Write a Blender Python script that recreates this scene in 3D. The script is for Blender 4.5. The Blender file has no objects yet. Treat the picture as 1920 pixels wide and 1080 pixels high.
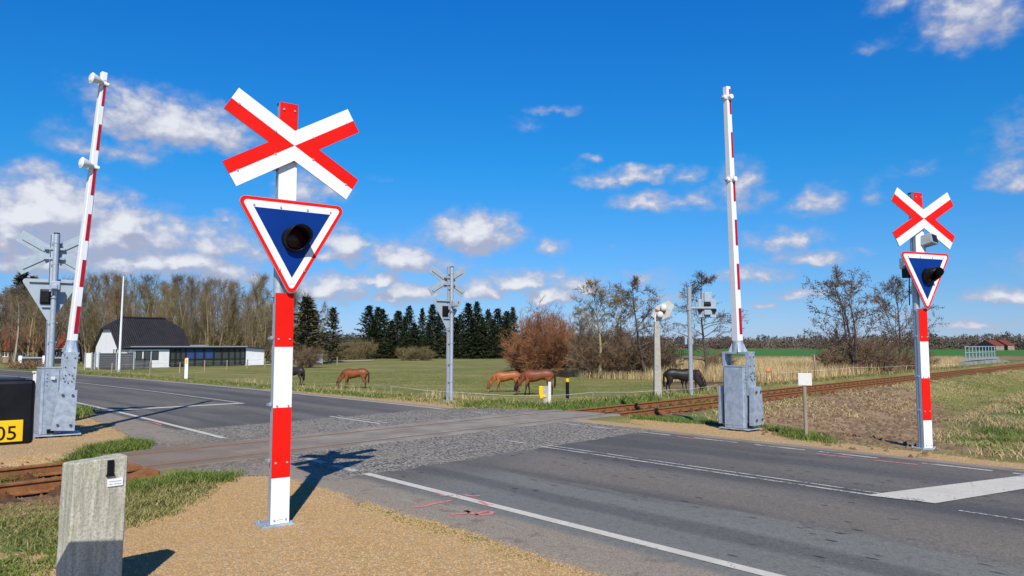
import bpy, bmesh, math, random
import numpy as np
from mathutils import Vector, Matrix
R = math.radians
sc = bpy.context.scene
col = sc.collection

# ------------------------------------------------------------------ camera, sun, exposure
FPX, EYE = 1400.0, 1.8
PITCH = math.atan(107 / FPX)
cam_d = bpy.data.cameras.new("camera")
cam = bpy.data.objects.new("camera", cam_d); col.objects.link(cam)
cam.location = (0, 0, EYE); cam.rotation_euler = (R(90) + PITCH, 0, 0)
cam_d.sensor_width = 36; cam_d.lens = FPX / 1920 * 36
cam_d.clip_start = 0.05; cam_d.clip_end = 9000
sc.camera = cam
sc.view_settings.view_transform = 'Standard'; sc.view_settings.look = 'None'
sc.view_settings.exposure = 0.0; sc.view_settings.gamma = 1.0
sc.cycles.max_bounces = 6; sc.cycles.transparent_max_bounces = 6

SUN_EL, SUN_AZ = R(40), R(173)          # azimuth clockwise from +Y
sl = bpy.data.lights.new("sun", 'SUN'); sl.energy = 4.8; sl.angle = R(0.5); sl.color = (1.0, 0.945, 0.87)
so = bpy.data.objects.new("sun", sl); col.objects.link(so)
sdir = Vector((math.sin(SUN_AZ) * math.cos(SUN_EL), math.cos(SUN_AZ) * math.cos(SUN_EL), math.sin(SUN_EL)))
so.rotation_euler = sdir.to_track_quat('Z', 'Y').to_euler(); so.location = sdir * 60

def ray(px, py):
    a = (px - 960) / FPX; b = (540 - py) / FPX; c, s = math.cos(PITCH), math.sin(PITCH)
    return (a, c - b * s, s + b * c)
def at(px, py, z=0.0):                  # photograph pixel -> point on the level z
    r = ray(px, py); t = (z - EYE) / r[2]
    return (r[0] * t, r[1] * t)
def atd(px, py, Y):                     # photograph pixel -> point at the distance Y
    r = ray(px, py); t = Y / r[1]
    return (r[0] * t, Y, EYE + r[2] * t)

# ------------------------------------------------------------------ world: Nishita sky + cumulus at infinity
w = bpy.data.worlds.new("World"); sc.world = w; w.use_nodes = True
nt = w.node_tree; N = nt.nodes; L = nt.links
for n in list(N): N.remove(n)
CLOUDS = [
 (260,215,78,46,.80),(330,245,112,52,.95),(405,262,75,42,.75),(150,275,62,34,.42),(240,292,66,30,.5),(150,168,50,34,.2),(118,250,40,30,.2),
 (85,405,88,66,1.3),(28,440,64,48,1.0),(180,450,115,58,1.0),(238,425,48,44,1.15),(305,452,82,44,.85),(410,412,34,16,.5),(400,462,84,44,.75),
 (100,492,125,44,.8),(250,500,84,30,.95),(345,494,78,32,1.1),(430,515,75,36,.75),(475,485,60,34,.5),
 (575,365,75,40,.6),(650,470,52,36,1.0),(625,545,70,32,.95),(757,490,66,36,1.0),(840,500,72,24,.4),(702,525,38,18,.9),(762,550,58,24,.95),(740,566,52,15,.6),
 (890,444,82,46,1.05),(932,410,46,13,.5),(785,440,40,25,.22),(900,546,48,24,.95),(975,530,58,24,.95),(1025,556,48,20,1.05),(1045,518,26,17,.5),
 (1082,540,52,24,.75),(1035,466,31,20,.6),(1030,206,56,14,.42),(990,238,30,17,.3),(1112,298,26,13,.5),(1078,322,32,20,.24),
 (1135,345,48,24,.6),(1190,335,56,20,.72),(1245,322,30,13,.5),(1292,332,34,20,.42),(1220,382,74,22,.62),(1300,382,46,28,.45),
 (1392,362,46,52,.62),(1528,386,46,32,.62),(1640,366,28,25,.36),(1710,322,36,17,.36),(1480,455,74,26,.62),(1515,486,58,17,.72),(1412,520,66,20,.62),
 (1430,574,42,12,.5),(1510,549,64,11,.6),(1610,474,30,11,.36),(1822,40,74,70,.70),(1880,26,50,46,.5),(1670,8,46,24,.4),(1636,88,40,18,.3),
 (1908,340,42,32,.62),(1892,556,52,18,.85),(1832,609,54,12,.6),(1690,597,95,9,.32),(1150,467,20,9,.25),(1210,528,64,24,.4),(1370,602,60,10,.4),
 (540,585,80,18,.5),(712,335,18,14,.2),(1260,560,60,14,.5),(1110,600,90,12,.4),(-120,420,120,70,1.0),(-260,330,120,60,.8),(2080,250,130,70,.7),(2200,480,150,50,.9)]
def azel(px, py):
    r = ray(px, py); return math.degrees(math.atan2(r[0], r[1])), math.degrees(math.atan2(r[2], math.hypot(r[0], r[1])))
BL = [(*azel(cx, cy), rx * .041 * 1.56, ry * .041 * 1.52, wt * 1.02) for (cx, cy, rx, ry, wt) in CLOUDS]
def gm(g, op, a, b=None, c=None, vec=False, clamp=False):
    n = g.nodes.new('ShaderNodeVectorMath' if vec else 'ShaderNodeMath'); n.operation = op
    if clamp: n.use_clamp = True
    for i, v in enumerate((a, b, c)):
        if v is None: continue
        if hasattr(v, 'is_linked'): g.links.new(v, n.inputs[i])
        else: n.inputs[i].default_value = v
    return n.outputs['Value'] if (vec and op in ('LENGTH', 'DOT_PRODUCT')) else n.outputs[0]
def gnoise(g, vec, scale, detail, rough):
    n = g.nodes.new('ShaderNodeTexNoise'); n.noise_dimensions = '2D'
    n.inputs['Scale'].default_value = scale; n.inputs['Detail'].default_value = detail; n.inputs['Roughness'].default_value = rough
    g.links.new(vec, n.inputs['Vector']); return n
def cloud_group(blobs, k):              # density of the clouds of one sector of the sky, from azimuth and elevation in degrees
    g = bpy.data.node_groups.new("cloud_field_%d" % k, 'ShaderNodeTree')
    g.interface.new_socket("Vector", in_out='INPUT', socket_type='NodeSocketVector')
    g.interface.new_socket("Density", in_out='OUTPUT', socket_type='NodeSocketFloat')
    g.interface.new_socket('Shape', in_out='OUTPUT', socket_type='NodeSocketFloat')
    gi = g.nodes.new('NodeGroupInput'); go = g.nodes.new('NodeGroupOutput')
    P0 = gi.outputs['Vector']
    PS = gm(g, 'MULTIPLY', P0, (1.0, 1.5, 0), vec=True)
    wn = gnoise(g, PS, 0.40, 4, .55)
    wv = gm(g, 'MULTIPLY_ADD', wn.outputs['Color'], (2.6, 1.6, 0), (-1.3, -.8, 0), vec=True)
    P1 = gm(g, 'ADD', P0, wv, vec=True)
    acc = None
    for (a, e, ra, re, wt) in blobs:
        q = gm(g, 'MULTIPLY_ADD', P1, (1 / ra, 1 / re, 0), (-a / ra, -e / re, 0), vec=True)
        q2 = gm(g, 'MULTIPLY', q, (-1, -1.7, 0), vec=True)
        q = gm(g, 'MAXIMUM', q, q2, vec=True)
        v = gm(g, 'MULTIPLY_ADD', gm(g, 'LENGTH', q, vec=True), -wt, wt)
        acc = gm(g, 'MAXIMUM', v, 0.0) if acc is None else gm(g, 'SMOOTH_MAX', acc, v, .14)
    P2 = gm(g, 'MULTIPLY_ADD', wn.outputs['Color'], (.9, .9, 0), gm(g, 'MULTIPLY', P0, (.9, 1.3, 0), vec=True), vec=True)
    vo = g.nodes.new('ShaderNodeTexVoronoi'); vo.voronoi_dimensions = '2D'; vo.feature = 'SMOOTH_F1'; vo.normalize = True
    for k_, v_ in (('Scale', .62), ('Detail', 2.0), ('Roughness', .5), ('Lacunarity', 2.3), ('Smoothness', .35)): vo.inputs[k_].default_value = v_
    g.links.new(P2, vo.inputs['Vector'])
    fn = gnoise(g, PS, .9, 5, .55)
    fb = gm(g, 'ADD', gm(g, 'MULTIPLY_ADD', vo.outputs['Distance'], -1.5, .52), gm(g, 'MULTIPLY_ADD', fn.outputs['Fac'], .7, -.35))
    fb = gm(g, 'MULTIPLY', fb, gm(g, 'MINIMUM', gm(g, 'MULTIPLY_ADD', acc, 1.5, .05), .62))
    g.links.new(gm(g, 'ADD', acc, fb), go.inputs['Density']); g.links.new(gm(g, 'MULTIPLY_ADD', fb, .45, acc), go.inputs['Shape'])
    return g
def wnode(t): return N.new(t)
def wm(op, a, b=None, c=None, vec=False, clamp=False): 
    n = N.new('ShaderNodeVectorMath' if vec else 'ShaderNodeMath'); n.operation = op
    if clamp: n.use_clamp = True
    for i, v in enumerate((a, b, c)):
        if v is None: continue
        if hasattr(v, 'is_linked'): L.new(v, n.inputs[i])
        else: n.inputs[i].default_value = v
    return n.outputs[0]
tc = wnode('ShaderNodeTexCoord'); sx = wnode('ShaderNodeSeparateXYZ'); L.new(tc.outputs['Generated'], sx.inputs[0])
az = wm('MULTIPLY', wm('ARCTAN2', sx.outputs[0], sx.outputs[1]), 57.29578)
el = wm('MULTIPLY', wm('ARCSINE', sx.outputs[2]), 57.29578)
cb = wnode('ShaderNodeCombineXYZ'); L.new(az, cb.inputs[0]); L.new(el, cb.inputs[1])
def mapr(v, a, b, c=0., d=1., smooth=True):
    n = wnode('ShaderNodeMapRange'); n.interpolation_type = 'SMOOTHSTEP' if smooth else 'LINEAR'
    L.new(v, n.inputs[0])
    for i, x in enumerate((a, b, c, d)): n.inputs[i + 1].default_value = x
    return n.outputs[0]
def wmix(f, a, b, blend='MIX'):
    n = wnode('ShaderNodeMix'); n.data_type = 'RGBA'; n.clamp_factor = True; n.blend_type = blend
    if hasattr(f, 'is_linked'): L.new(f, n.inputs['Factor'])
    else: n.inputs['Factor'].default_value = f
    for s, v in (('A', a), ('B', b)):
        i = [k for k in n.inputs if k.name == s and k.type == 'RGBA'][0]
        if hasattr(v, 'is_linked'): L.new(v, i)
        else: i.default_value = (*v, 1)
    return [o for o in n.outputs if o.type == 'RGBA'][0]
sky = wnode('ShaderNodeTexSky'); sky.sky_type = 'NISHITA'; sky.sun_disc = False
sky.sun_elevation = SUN_EL; sky.sun_rotation = SUN_AZ
sky.altitude = 0; sky.air_density = 1.0; sky.dust_density = .1; sky.ozone_density = 2.6
# sky cooled with height; darkened overhead, out of view, to cut blue fill light
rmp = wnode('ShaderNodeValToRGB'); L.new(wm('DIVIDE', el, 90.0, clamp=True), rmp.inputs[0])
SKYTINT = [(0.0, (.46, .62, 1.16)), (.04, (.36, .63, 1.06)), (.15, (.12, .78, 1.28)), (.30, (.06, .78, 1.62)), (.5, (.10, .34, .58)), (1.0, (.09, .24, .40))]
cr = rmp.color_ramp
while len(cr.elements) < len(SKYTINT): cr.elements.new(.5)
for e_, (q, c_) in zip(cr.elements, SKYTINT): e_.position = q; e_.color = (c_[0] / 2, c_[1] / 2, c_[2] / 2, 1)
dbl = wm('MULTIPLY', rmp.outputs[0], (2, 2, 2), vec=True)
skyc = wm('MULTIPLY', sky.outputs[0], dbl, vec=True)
def background(c):
    n = wnode('ShaderNodeBackground'); n.inputs['Strength'].default_value = .10; L.new(c, n.inputs['Color']); return n.outputs[0]
def sector(k, blobs):
    g = cloud_group(blobs, k)
    def cfield(vec):
        n = wnode('ShaderNodeGroup'); n.node_tree = g; L.new(vec, n.inputs[0]); return n.outputs[0], n.outputs[1]
    d0, s0 = cfield(cb.outputs[0]); d1, s1 = cfield(wm('ADD', cb.outputs[0], (-.4, .95, 0), vec=True))
    alpha = mapr(d0, .07, .72)
    lit = wm('MULTIPLY', mapr(wm('SUBTRACT', s0, s1), -.22, .30), mapr(d0, .32, 1.02, .10, 1.0))
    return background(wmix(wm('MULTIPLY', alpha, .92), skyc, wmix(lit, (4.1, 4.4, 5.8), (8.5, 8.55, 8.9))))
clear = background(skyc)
out_s = clear
SECT = [(-46, -28), (-28, -20), (-20, -8), (-8, 4), (4, 16), (16, 25), (25, 46)]
for k, (a0, a1) in enumerate(SECT):
    bl = [q for q in BL if q[0] + q[2] + 2 > a0 and q[0] - q[2] - 2 < a1]
    ms = wnode('ShaderNodeMixShader')
    L.new(wm('MULTIPLY', wm('MULTIPLY', wm('GREATER_THAN', az, a0), wm('LESS_THAN', az, a1)), wm('MULTIPLY', wm('GREATER_THAN', el, 0.0), wm('LESS_THAN', el, 27.5))), ms.inputs[0])
    L.new(out_s, ms.inputs[1]); L.new(sector(k, bl), ms.inputs[2]); out_s = ms.outputs[0]
wo = wnode('ShaderNodeOutputWorld'); L.new(out_s, wo.inputs['Surface'])
w.cycles.sampling_method = 'NONE'

# ------------------------------------------------------------------ helpers
rng = random.Random(7); npr = np.random.default_rng(11)
def tag(o, label=None, cat=None, group=None, kind=None):
    if label: o['label'] = label
    if cat: o['category'] = cat
    if group: o['group'] = group
    if kind: o['kind'] = kind
    return o
def empty(name, loc, rz=0.0, label=None, cat=None, group=None):
    o = bpy.data.objects.new(name, None); o.location = loc; o.rotation_euler = (0, 0, rz); o.empty_display_size = .2
    col.objects.link(o); return tag(o, label, cat, group)
def copy_tree(o, parent=None):
    c = o.copy(); col.objects.link(c)
    if parent is not None: c.parent = parent
    for ch in list(o.children): copy_tree(ch, c)
    return c
class MB:
    def __init__(s): s.v = []; s.f = []; s.m = []; s.sm = []
    def add(s, vs, fs, mi=0, smooth=False, M=None):
        b = len(s.v)
        s.v += [tuple(M @ Vector(p)) for p in vs] if M is not None else [tuple(p) for p in vs]
        for f in fs: s.f.append([b + i for i in f]); s.m.append(mi); s.sm.append(smooth)
        return s
    def box(s, x0, x1, y0, y1, z0, z1, mi=0, M=None, bev=0.0):
        if bev > 0:
            bm = bmesh.new(); bmesh.ops.create_cube(bm, size=1)
            for v in bm.verts: v.co = ((x0 + x1) / 2 + v.co.x * (x1 - x0), (y0 + y1) / 2 + v.co.y * (y1 - y0), (z0 + z1) / 2 + v.co.z * (z1 - z0))
            bmesh.ops.bevel(bm, geom=bm.edges[:], offset=bev, segments=2, affect='EDGES', profile=.5)
            bm.verts.index_update(); vs = [v.co.copy() for v in bm.verts]; fs = [[v.index for v in f.verts] for f in bm.faces]; bm.free()
            return s.add(vs, fs, mi, False, M)
        v = [(x, y, z) for z in (z0, z1) for y in (y0, y1) for x in (x0, x1)]
        return s.add(v, [(0, 2, 3, 1), (4, 5, 7, 6), (0, 1, 5, 4), (2, 6, 7, 3), (0, 4, 6, 2), (1, 3, 7, 5)], mi, False, M)
    def tube(s, pts, rad, n=8, mi=0, smooth=True, caps=True, M=None, rot=0.0):
        pts = [Vector(p) for p in pts]; k = len(pts)
        rad = [rad] * k if not hasattr(rad, '__len__') else rad
        d = (pts[-1] - pts[0]).normalized()
        up = Vector((0, 0, 1)) if abs(d.z) < .9 else Vector((1, 0, 0))
        vs = []; fs = []
        for i, p in enumerate(pts):
            t = (pts[min(i + 1, k - 1)] - pts[max(i - 1, 0)]).normalized()
            a = t.cross(up).normalized(); b = t.cross(a)
            for j in range(n):
                th = 2 * math.pi * j / n + rot
                vs.append(p + (a * math.cos(th) + b * math.sin(th)) * rad[i])
        for i in range(k - 1):
            for j in range(n):
                q = (j + 1) % n
                fs.append((i * n + j, i * n + q, (i + 1) * n + q, (i + 1) * n + j))
        s.add(vs, fs, mi, smooth, M)
        if caps:
            s.add(vs[:n], [tuple(range(n))[::-1]], mi, False, M); s.add(vs[-n:], [tuple(range(n))], mi, False, M)
        return s
    def prism(s, poly, y0, y1, mi=0, M=None, mi_side=None):     # polygon in (x, z), front at y0 (towards -y), back at y1
        n = len(poly); ar = sum(poly[i][0] * poly[(i + 1) % n][1] - poly[(i + 1) % n][0] * poly[i][1] for i in range(n))
        if ar < 0: poly = poly[::-1]
        f = [(p[0], y0, p[1]) for p in poly]; b = [(p[0], y1, p[1]) for p in poly]
        s.add(f, [tuple(range(n))], mi, False, M); s.add(b, [tuple(range(n))[::-1]], mi if mi_side is None else mi_side, False, M)
        s.add(f + b, [(i, n + i, n + (i + 1) % n, (i + 1) % n) for i in range(n)], mi if mi_side is None else mi_side, False, M)
        return s
    def ball(s, c, r, mi=0, nu=10, nv=6, sc3=(1, 1, 1)):
        vs = []; fs = []
        for i in range(nv + 1):
            th = math.pi * i / nv
            for j in range(nu):
                ph = 2 * math.pi * j / nu
                vs.append((c[0] + r * sc3[0] * math.sin(th) * math.cos(ph), c[1] + r * sc3[1] * math.sin(th) * math.sin(ph), c[2] + r * sc3[2] * math.cos(th)))
        for i in range(nv):
            for j in range(nu):
                q = (j + 1) % nu; fs.append((i * nu + j, (i + 1) * nu + j, (i + 1) * nu + q, i * nu + q))
        return s.add(vs, fs, mi, True)
    def mesh(s, name, mats):
        me = bpy.data.meshes.new(name); me.from_pydata(s.v, [], s.f)
        for m in (mats if isinstance(mats, (list, tuple)) else [mats]): me.materials.append(m)
        me.polygons.foreach_set('material_index', s.m); me.polygons.foreach_set('use_smooth', s.sm)
        me.update(); return me
    def build(s, name, mats, parent=None, loc=None):
        o = bpy.data.objects.new(name, s.mesh(name, mats)); col.objects.link(o)
        if parent is not None: o.parent = parent
        if loc is not None: o.location = loc
        return o
def raw_mesh(name, V, F, mat, attrs=None, smooth=False):
    """V (n,3); F (k,3|4) numpy"""
    me = bpy.data.meshes.new(name); V = np.asarray(V, np.float32); F = np.asarray(F, np.int32); k = F.shape[1]
    me.vertices.add(len(V)); me.vertices.foreach_set('co', V.ravel())
    me.loops.add(F.size); me.loops.foreach_set('vertex_index', F.ravel())
    me.polygons.add(len(F)); me.polygons.foreach_set('loop_start', np.arange(0, F.size, k, dtype=np.int32))
    me.materials.append(mat); me.update(calc_edges=True)
    if smooth: me.polygons.foreach_set('use_smooth', np.ones(len(F), bool))
    for an, av in (attrs or {}).items():
        a = me.attributes.new(an, 'FLOAT', 'POINT'); a.data.foreach_set('value', np.asarray(av, np.float32))
    me.validate(); return me
def link(name, me, parent=None, loc=None):
    o = bpy.data.objects.new(name, me); col.objects.link(o)
    if parent is not None: o.parent = parent
    if loc is not None: o.location = loc
    return o
def rounded(poly, r, seg=6):
    out = []; n = len(poly)
    for i in range(n):
        p = Vector(poly[i]); a = (Vector(poly[i - 1]) - p).normalized(); b = (Vector(poly[(i + 1) % n]) - p).normalized()
        ang = a.angle(b); dist = r / math.tan(ang / 2); c = p + (a + b).normalized() * (r / math.sin(ang / 2))
        s0 = p + a * dist - c; s1 = p + b * dist - c
        t0 = math.atan2(s0.y, s0.x); t1 = math.atan2(s1.y, s1.x); dt = (t1 - t0 + math.pi) % (2 * math.pi) - math.pi
        for k in range(seg + 1):
            t = t0 + dt * k / seg; out.append((c.x + r * math.cos(t), c.y + r * math.sin(t)))
    return out

# ------------------------------------------------------------------ materials
class NB:                                # small node builder
    def __init__(s, name):
        s.mat = bpy.data.materials.new(name); s.mat.use_nodes = True; s.t = s.mat.node_tree
        s.bsdf = s.t.nodes['Principled BSDF']; s.bsdf.inputs['Specular IOR Level'].default_value = .3
    def n(s, t, **kw):
        x = s.t.nodes.new(t)
        for k, v in kw.items(): setattr(x, k, v)
        return x
    def set(s, sock, v):
        if hasattr(v, 'is_linked'): s.t.links.new(v, sock)
        elif hasattr(v, '__len__') and sock.type == 'RGBA' and len(v) == 3: sock.default_value = (*v, 1)
        else: sock.default_value = v
    def math(s, op, a, b=None, c=None, clamp=False):
        x = s.n('ShaderNodeMath', operation=op, use_clamp=clamp)
        for i, v in enumerate((a, b, c)):
            if v is not None: s.set(x.inputs[i], v)
        return x.outputs[0]
    def vec(s, op, a, b=None, c=None):
        x = s.n('ShaderNodeVectorMath', operation=op)
        for i, v in enumerate((a, b, c)):
            if v is not None: s.set(x.inputs[i], v)
        return x.outputs['Value'] if op in ('DOT_PRODUCT', 'LENGTH') else x.outputs[0]
    def pos(s, obj=False):
        return s.n('ShaderNodeTexCoord').outputs['Object'] if obj else s.n('ShaderNodeNewGeometry').outputs['Position']
    def noise(s, vec, scale, detail=3, rough=.55, stretch=None, out='Fac', dist=0.0):
        if stretch is not None: vec = s.vec('MULTIPLY', vec, stretch)
        x = s.n('ShaderNodeTexNoise'); s.set(x.inputs['Vector'], vec)
        x.inputs['Scale'].default_value = scale; x.inputs['Detail'].default_value = detail; x.inputs['Roughness'].default_value = rough; x.inputs['Distortion'].default_value = dist
        return x.outputs[out]
    def voro(s, vec, scale, out='Color', feature='F1', rand=1.0):
        x = s.n('ShaderNodeTexVoronoi', feature=feature); s.set(x.inputs['Vector'], vec); x.inputs['Scale'].default_value = scale; x.inputs['Randomness'].default_value = rand
        return x.outputs[out]
    def ramp(s, v, a, b, c=0., d=1.):
        x = s.n('ShaderNodeMapRange', interpolation_type='SMOOTHSTEP'); s.set(x.inputs[0], v)
        for i, q in enumerate((a, b, c, d)): x.inputs[i + 1].default_value = q
        return x.outputs[0]
    def mix(s, f, a, b, blend='MIX'):
        x = s.n('ShaderNodeMix', data_type='RGBA', blend_type=blend, clamp_factor=True)
        s.set(x.inputs['Factor'], f)
        s.set([k for k in x.inputs if k.name == 'A' and k.type == 'RGBA'][0], a)
        s.set([k for k in x.inputs if k.name == 'B' and k.type == 'RGBA'][0], b)
        return [o for o in x.outputs if o.type == 'RGBA'][0]
    def attr(s, name):
        return s.n('ShaderNodeAttribute', attribute_name=name).outputs['Fac']
    def bump(s, h, strength=.3, dist=.02, prev=None):
        x = s.n('ShaderNodeBump'); s.set(x.inputs['Height'], h); x.inputs['Strength'].default_value = strength; x.inputs['Distance'].default_value = dist
        if prev is not None: s.set(x.inputs['Normal'], prev)
        return x.outputs[0]
    def out(s, color=None, rough=None, normal=None, metal=None):
        if color is not None: s.set(s.bsdf.inputs['Base Color'], color)
        if rough is not None: s.set(s.bsdf.inputs['Roughness'], rough)
        if normal is not None: s.set(s.bsdf.inputs['Normal'], normal)
        if metal is not None: s.set(s.bsdf.inputs['Metallic'], metal)
        return s.mat
def simple(name, c, rough=.5, metal=0.0, var=.12, scale=6.0, bump=.0, dirt=None, dirtamt=.0, dscale=3.0, stretch=None, spec=None):
    b = NB(name); p = b.pos(True)
    nz = b.noise(p, scale, 4, .6, stretch)
    c1 = tuple(x * (1 - var) for x in c); c2 = tuple(min(1, x * (1 + var)) for x in c)
    cc = b.mix(b.ramp(nz, .3, .7), c1, c2)
    if dirt is not None:
        cc = b.mix(b.math('MULTIPLY', b.ramp(b.noise(p, dscale, 5, .65, stretch), .48, .72), dirtamt), cc, dirt)
    nm = b.bump(b.noise(p, scale * 6, 4, .6, stretch), bump, .01) if bump > 0 else None
    if spec is not None: b.bsdf.inputs['Specular IOR Level'].default_value = spec
    return b.out(cc, b.ramp(nz, .2, .8, max(0, rough - .07), min(1, rough + .07)), nm, metal)
M = {}
M['galv'] = simple('galvanised_steel', (.36, .42, .49), .5, .25, .16, 9, .04, (.52, .56, .60), .5, 14)
M['alu'] = simple('brushed_aluminium', (.50, .54, .58), .42, .45, .06, 20, .02)
M['signback'] = simple('sign_back_grey', (.36, .43, .48), .55, .1, .06, 8)
M['red'] = simple('sign_red', (.80, .012, .006), .45, 0, .05, 3, spec=.15)
M['white'] = simple('sign_white', (.86, .86, .86), .42, 0, .015, 4)
M['blue'] = simple('sign_blue', (.004, .036, .22), .42, 0, .06, 3, spec=.12)
M['black'] = simple('black_plastic', (.006, .006, .008), .42, 0, .2, 10, spec=.3)
M['armwhite'] = simple('barrier_white', (.82, .82, .81), .45, 0, .03, 3)
M['armred'] = simple('barrier_red', (.42, .008, .02), .42, 0, .06, 5)
M['lens'] = simple('lamp_lens_dark_red', (.05, .006, .006), .15, 0, .1, 10)
M['bolt'] = simple('bolt_steel', (.10, .12, .15), .4, .6, .1, 10)
M['yellow'] = simple('yellow_plastic', (.84, .52, .01), .4, 0, .05, 6)
M['cablegrey'] = simple('dull_grey_paint', (.33, .36, .38), .55, 0, .1, 7)
M['whitebox'] = simple('off_white_plate', (.72, .70, .64), .55, 0, .06, 8, dirt=(.35, .32, .26), dirtamt=.35, dscale=8)
M['timber'] = simple('weathered_timber', (.33, .27, .19), .85, 0, .25, 9, .5, (.12, .10, .07), .5, 6, (1, 1, .12))
M['darktimber'] = simple('brown_stained_timber', (.08, .035, .02), .7, 0, .25, 9, .3)
# ------------------------------------------------------------------ layout of the crossing (n across the road, t along it; m across the rails, r along them)
AN = R(41.3); NX, NY = math.cos(AN), math.sin(AN); TX, TY = -NY, NX
AM = R(42.7); RX, RY = math.sin(AM), math.cos(AM); MX, MY = -RY, RX
M0, HG = 12.25, .7175                     # track centre and half gauge
def nt2xy(n, t): return (n * NX + t * TX, n * NY + t * TY)
def mr2xy(m, r): return (m * MX + r * RX, m * MY + r * RY)
def curve(t): return -.002 * np.maximum(np.asarray(t, float) - 18, 0) ** 2
def sst(x): x = np.clip(x, 0, 1); return x * x * (3 - 2 * x)
def vnoise(x, y, seed=0):
    xi = np.floor(x).astype(np.int64); yi = np.floor(y).astype(np.int64); fx = x - xi; fy = y - yi
    fx = fx * fx * (3 - 2 * fx); fy = fy * fy * (3 - 2 * fy)
    def h(a, b):
        q = (a * 374761393 + b * 668265263 + seed * 1442695041) & 0x7fffffff
        q = ((q ^ (q >> 13)) * 1274126177) & 0x7fffffff
        return ((q ^ (q >> 16)) & 0xffff) / 65535.0
    return (h(xi, yi) * (1 - fx) + h(xi + 1, yi) * fx) * (1 - fy) + (h(xi, yi + 1) * (1 - fx) + h(xi + 1, yi + 1) * fx) * fy
def fbm(x, y, sc_, o=4, seed=0):
    s = 0; a = 1; tot = 0
    for k in range(o):
        s = s + a * vnoise(x * sc_ * 2 ** k, y * sc_ * 2 ** k, seed + k); tot += a; a *= .55
    return s / tot
def polysd(x, y, poly):                   # signed distance to a polygon, positive inside
    d = np.full(x.shape, 1e9); ins = np.zeros(x.shape, bool); n = len(poly)
    for i in range(n):
        (ax, ay), (bx, by) = poly[i], poly[(i + 1) % n]
        ex, ey = bx - ax, by - ay; wx, wy = x - ax, y - ay
        t = np.clip((wx * ex + wy * ey) / (ex * ex + ey * ey), 0, 1)
        d = np.minimum(d, np.hypot(wx - ex * t, wy - ey * t))
        c = ((ay <= y) != (by <= y)) & (x < ax + (y - ay) / (by - ay + 1e-12) * ex)
        ins ^= c
    return np.where(ins, d, -d)
P = lambda *pp: [at(*q) for q in pp]
GRAVEL_NEAR = P((1110,1080),(900,1024),(765,984),(664,946),(650,922),(606,902),(520,893),(432,893),(385,930),(320,965),(250,985),(205,1000),(128,1030)) + [(-4.6,6.6),(-3.9,5.6),(-3.6,4.6),(-6,2.0),(-4,-4),(4,-2),(1.6,3.2),(.75,5.4)]
GRAVEL_LEFT = P((0,868),(60,862),(110,852),(175,838),(235,830),(236,815),(205,800),(170,785),(150,776),(100,772),(0,782)) + [(-16,16),(-14,12.6)]
GRAVEL_MID = P((705,748),(790,741),(850,743),(905,751),(965,763),(930,767),(870,765),(780,757))
GRAVEL_RIGHT = P((1185,786),(1350,792),(1420,799),(1500,820),(1600,833),(1700,845),(1800,856),(1920,874)) + [nt2xy(14.0, 2.4), nt2xy(13.7, -8), nt2xy(12.7, -8)] + P((1910,900),(1700,868),(1400,826),(1250,803),(1185,793))
APRON_NEAR = P((700,930),(664,948),(646,922),(606,903),(520,892),(430,893),(405,893),(362,886),(335,880),(350,872),(480,846),(620,835))
APRON_LEFT = P((140,768),(175,785),(212,802),(240,818),(245,832),(300,846),(350,842),(470,822),(440,800),(200,760))
APRON_MID = P((840,766),(960,764),(1010,770),(1060,773),(1060,776),(900,792),(820,778))
def ground_z(x, y):
    x = np.asarray(x, float); y = np.asarray(y, float)
    n = x * NX + y * NY; t = x * TX + y * TY; m = x * MX + y * MY; r = x * RX + y * RY
    n2 = n - curve(t); am = np.abs(m - M0)
    near_corner = m < M0
    edge = np.where(near_corner, 14.3, 14.9 - .9 * sst((t - 18) / 10) * 1.0)
    f1 = sst((n2 - edge) / np.where(near_corner, 5.0, 6.0))
    f2 = sst((am - 2.1) / np.where(near_corner, 3.5, 4.0))
    f = np.minimum(f1, f2)
    deep = np.where(near_corner, .55 + .65 * sst((n2 - 40) / 40), 1.2)
    z = -deep * f
    out = np.minimum(1, sst((4.75 - r) / .5) + sst((r - 16.0) / .5))
    bed = -.20 * (1 - sst((am - 1.35) / .7)) * out
    under = -.22 * (1 - sst((am - .85) / .2)) * (1 - out)
    z = np.minimum(z, 0) + (bed + under) * (1 - f)
    rough = sst((n2 - 13.6) / 1.5) + sst((3.2 - n2) / 1.5) * sst((-polysd(x, y, GRAVEL_NEAR)) / .5) * (m < M0 + 40)
    rough = np.minimum(rough, 1) * sst((am - 1.6) / .6)
    far = 1 / (1 + np.hypot(x, y) / 120)
    z = z + rough * far * (.16 * (fbm(x, y, .55, 3, 3) - .5) + .07 * (fbm(x, y, 2.3, 3, 5) - .5))
    mud = near_corner * f1
    z = z + mud * far * .30 * (fbm(x, y, 1.1, 4, 9) - .5)
    return z
def gz1(x, y): return float(ground_z(np.array([x]), np.array([y]))[0])
def atg(px, py, z0=-1.2):
    """pixel -> point on the ground sheet"""
    z = 0.0
    for _ in range(12):
        x, y = at(px, py, z); z = .5 * z + .5 * gz1(x, y)
    return (x, y, gz1(x, y))

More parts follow.
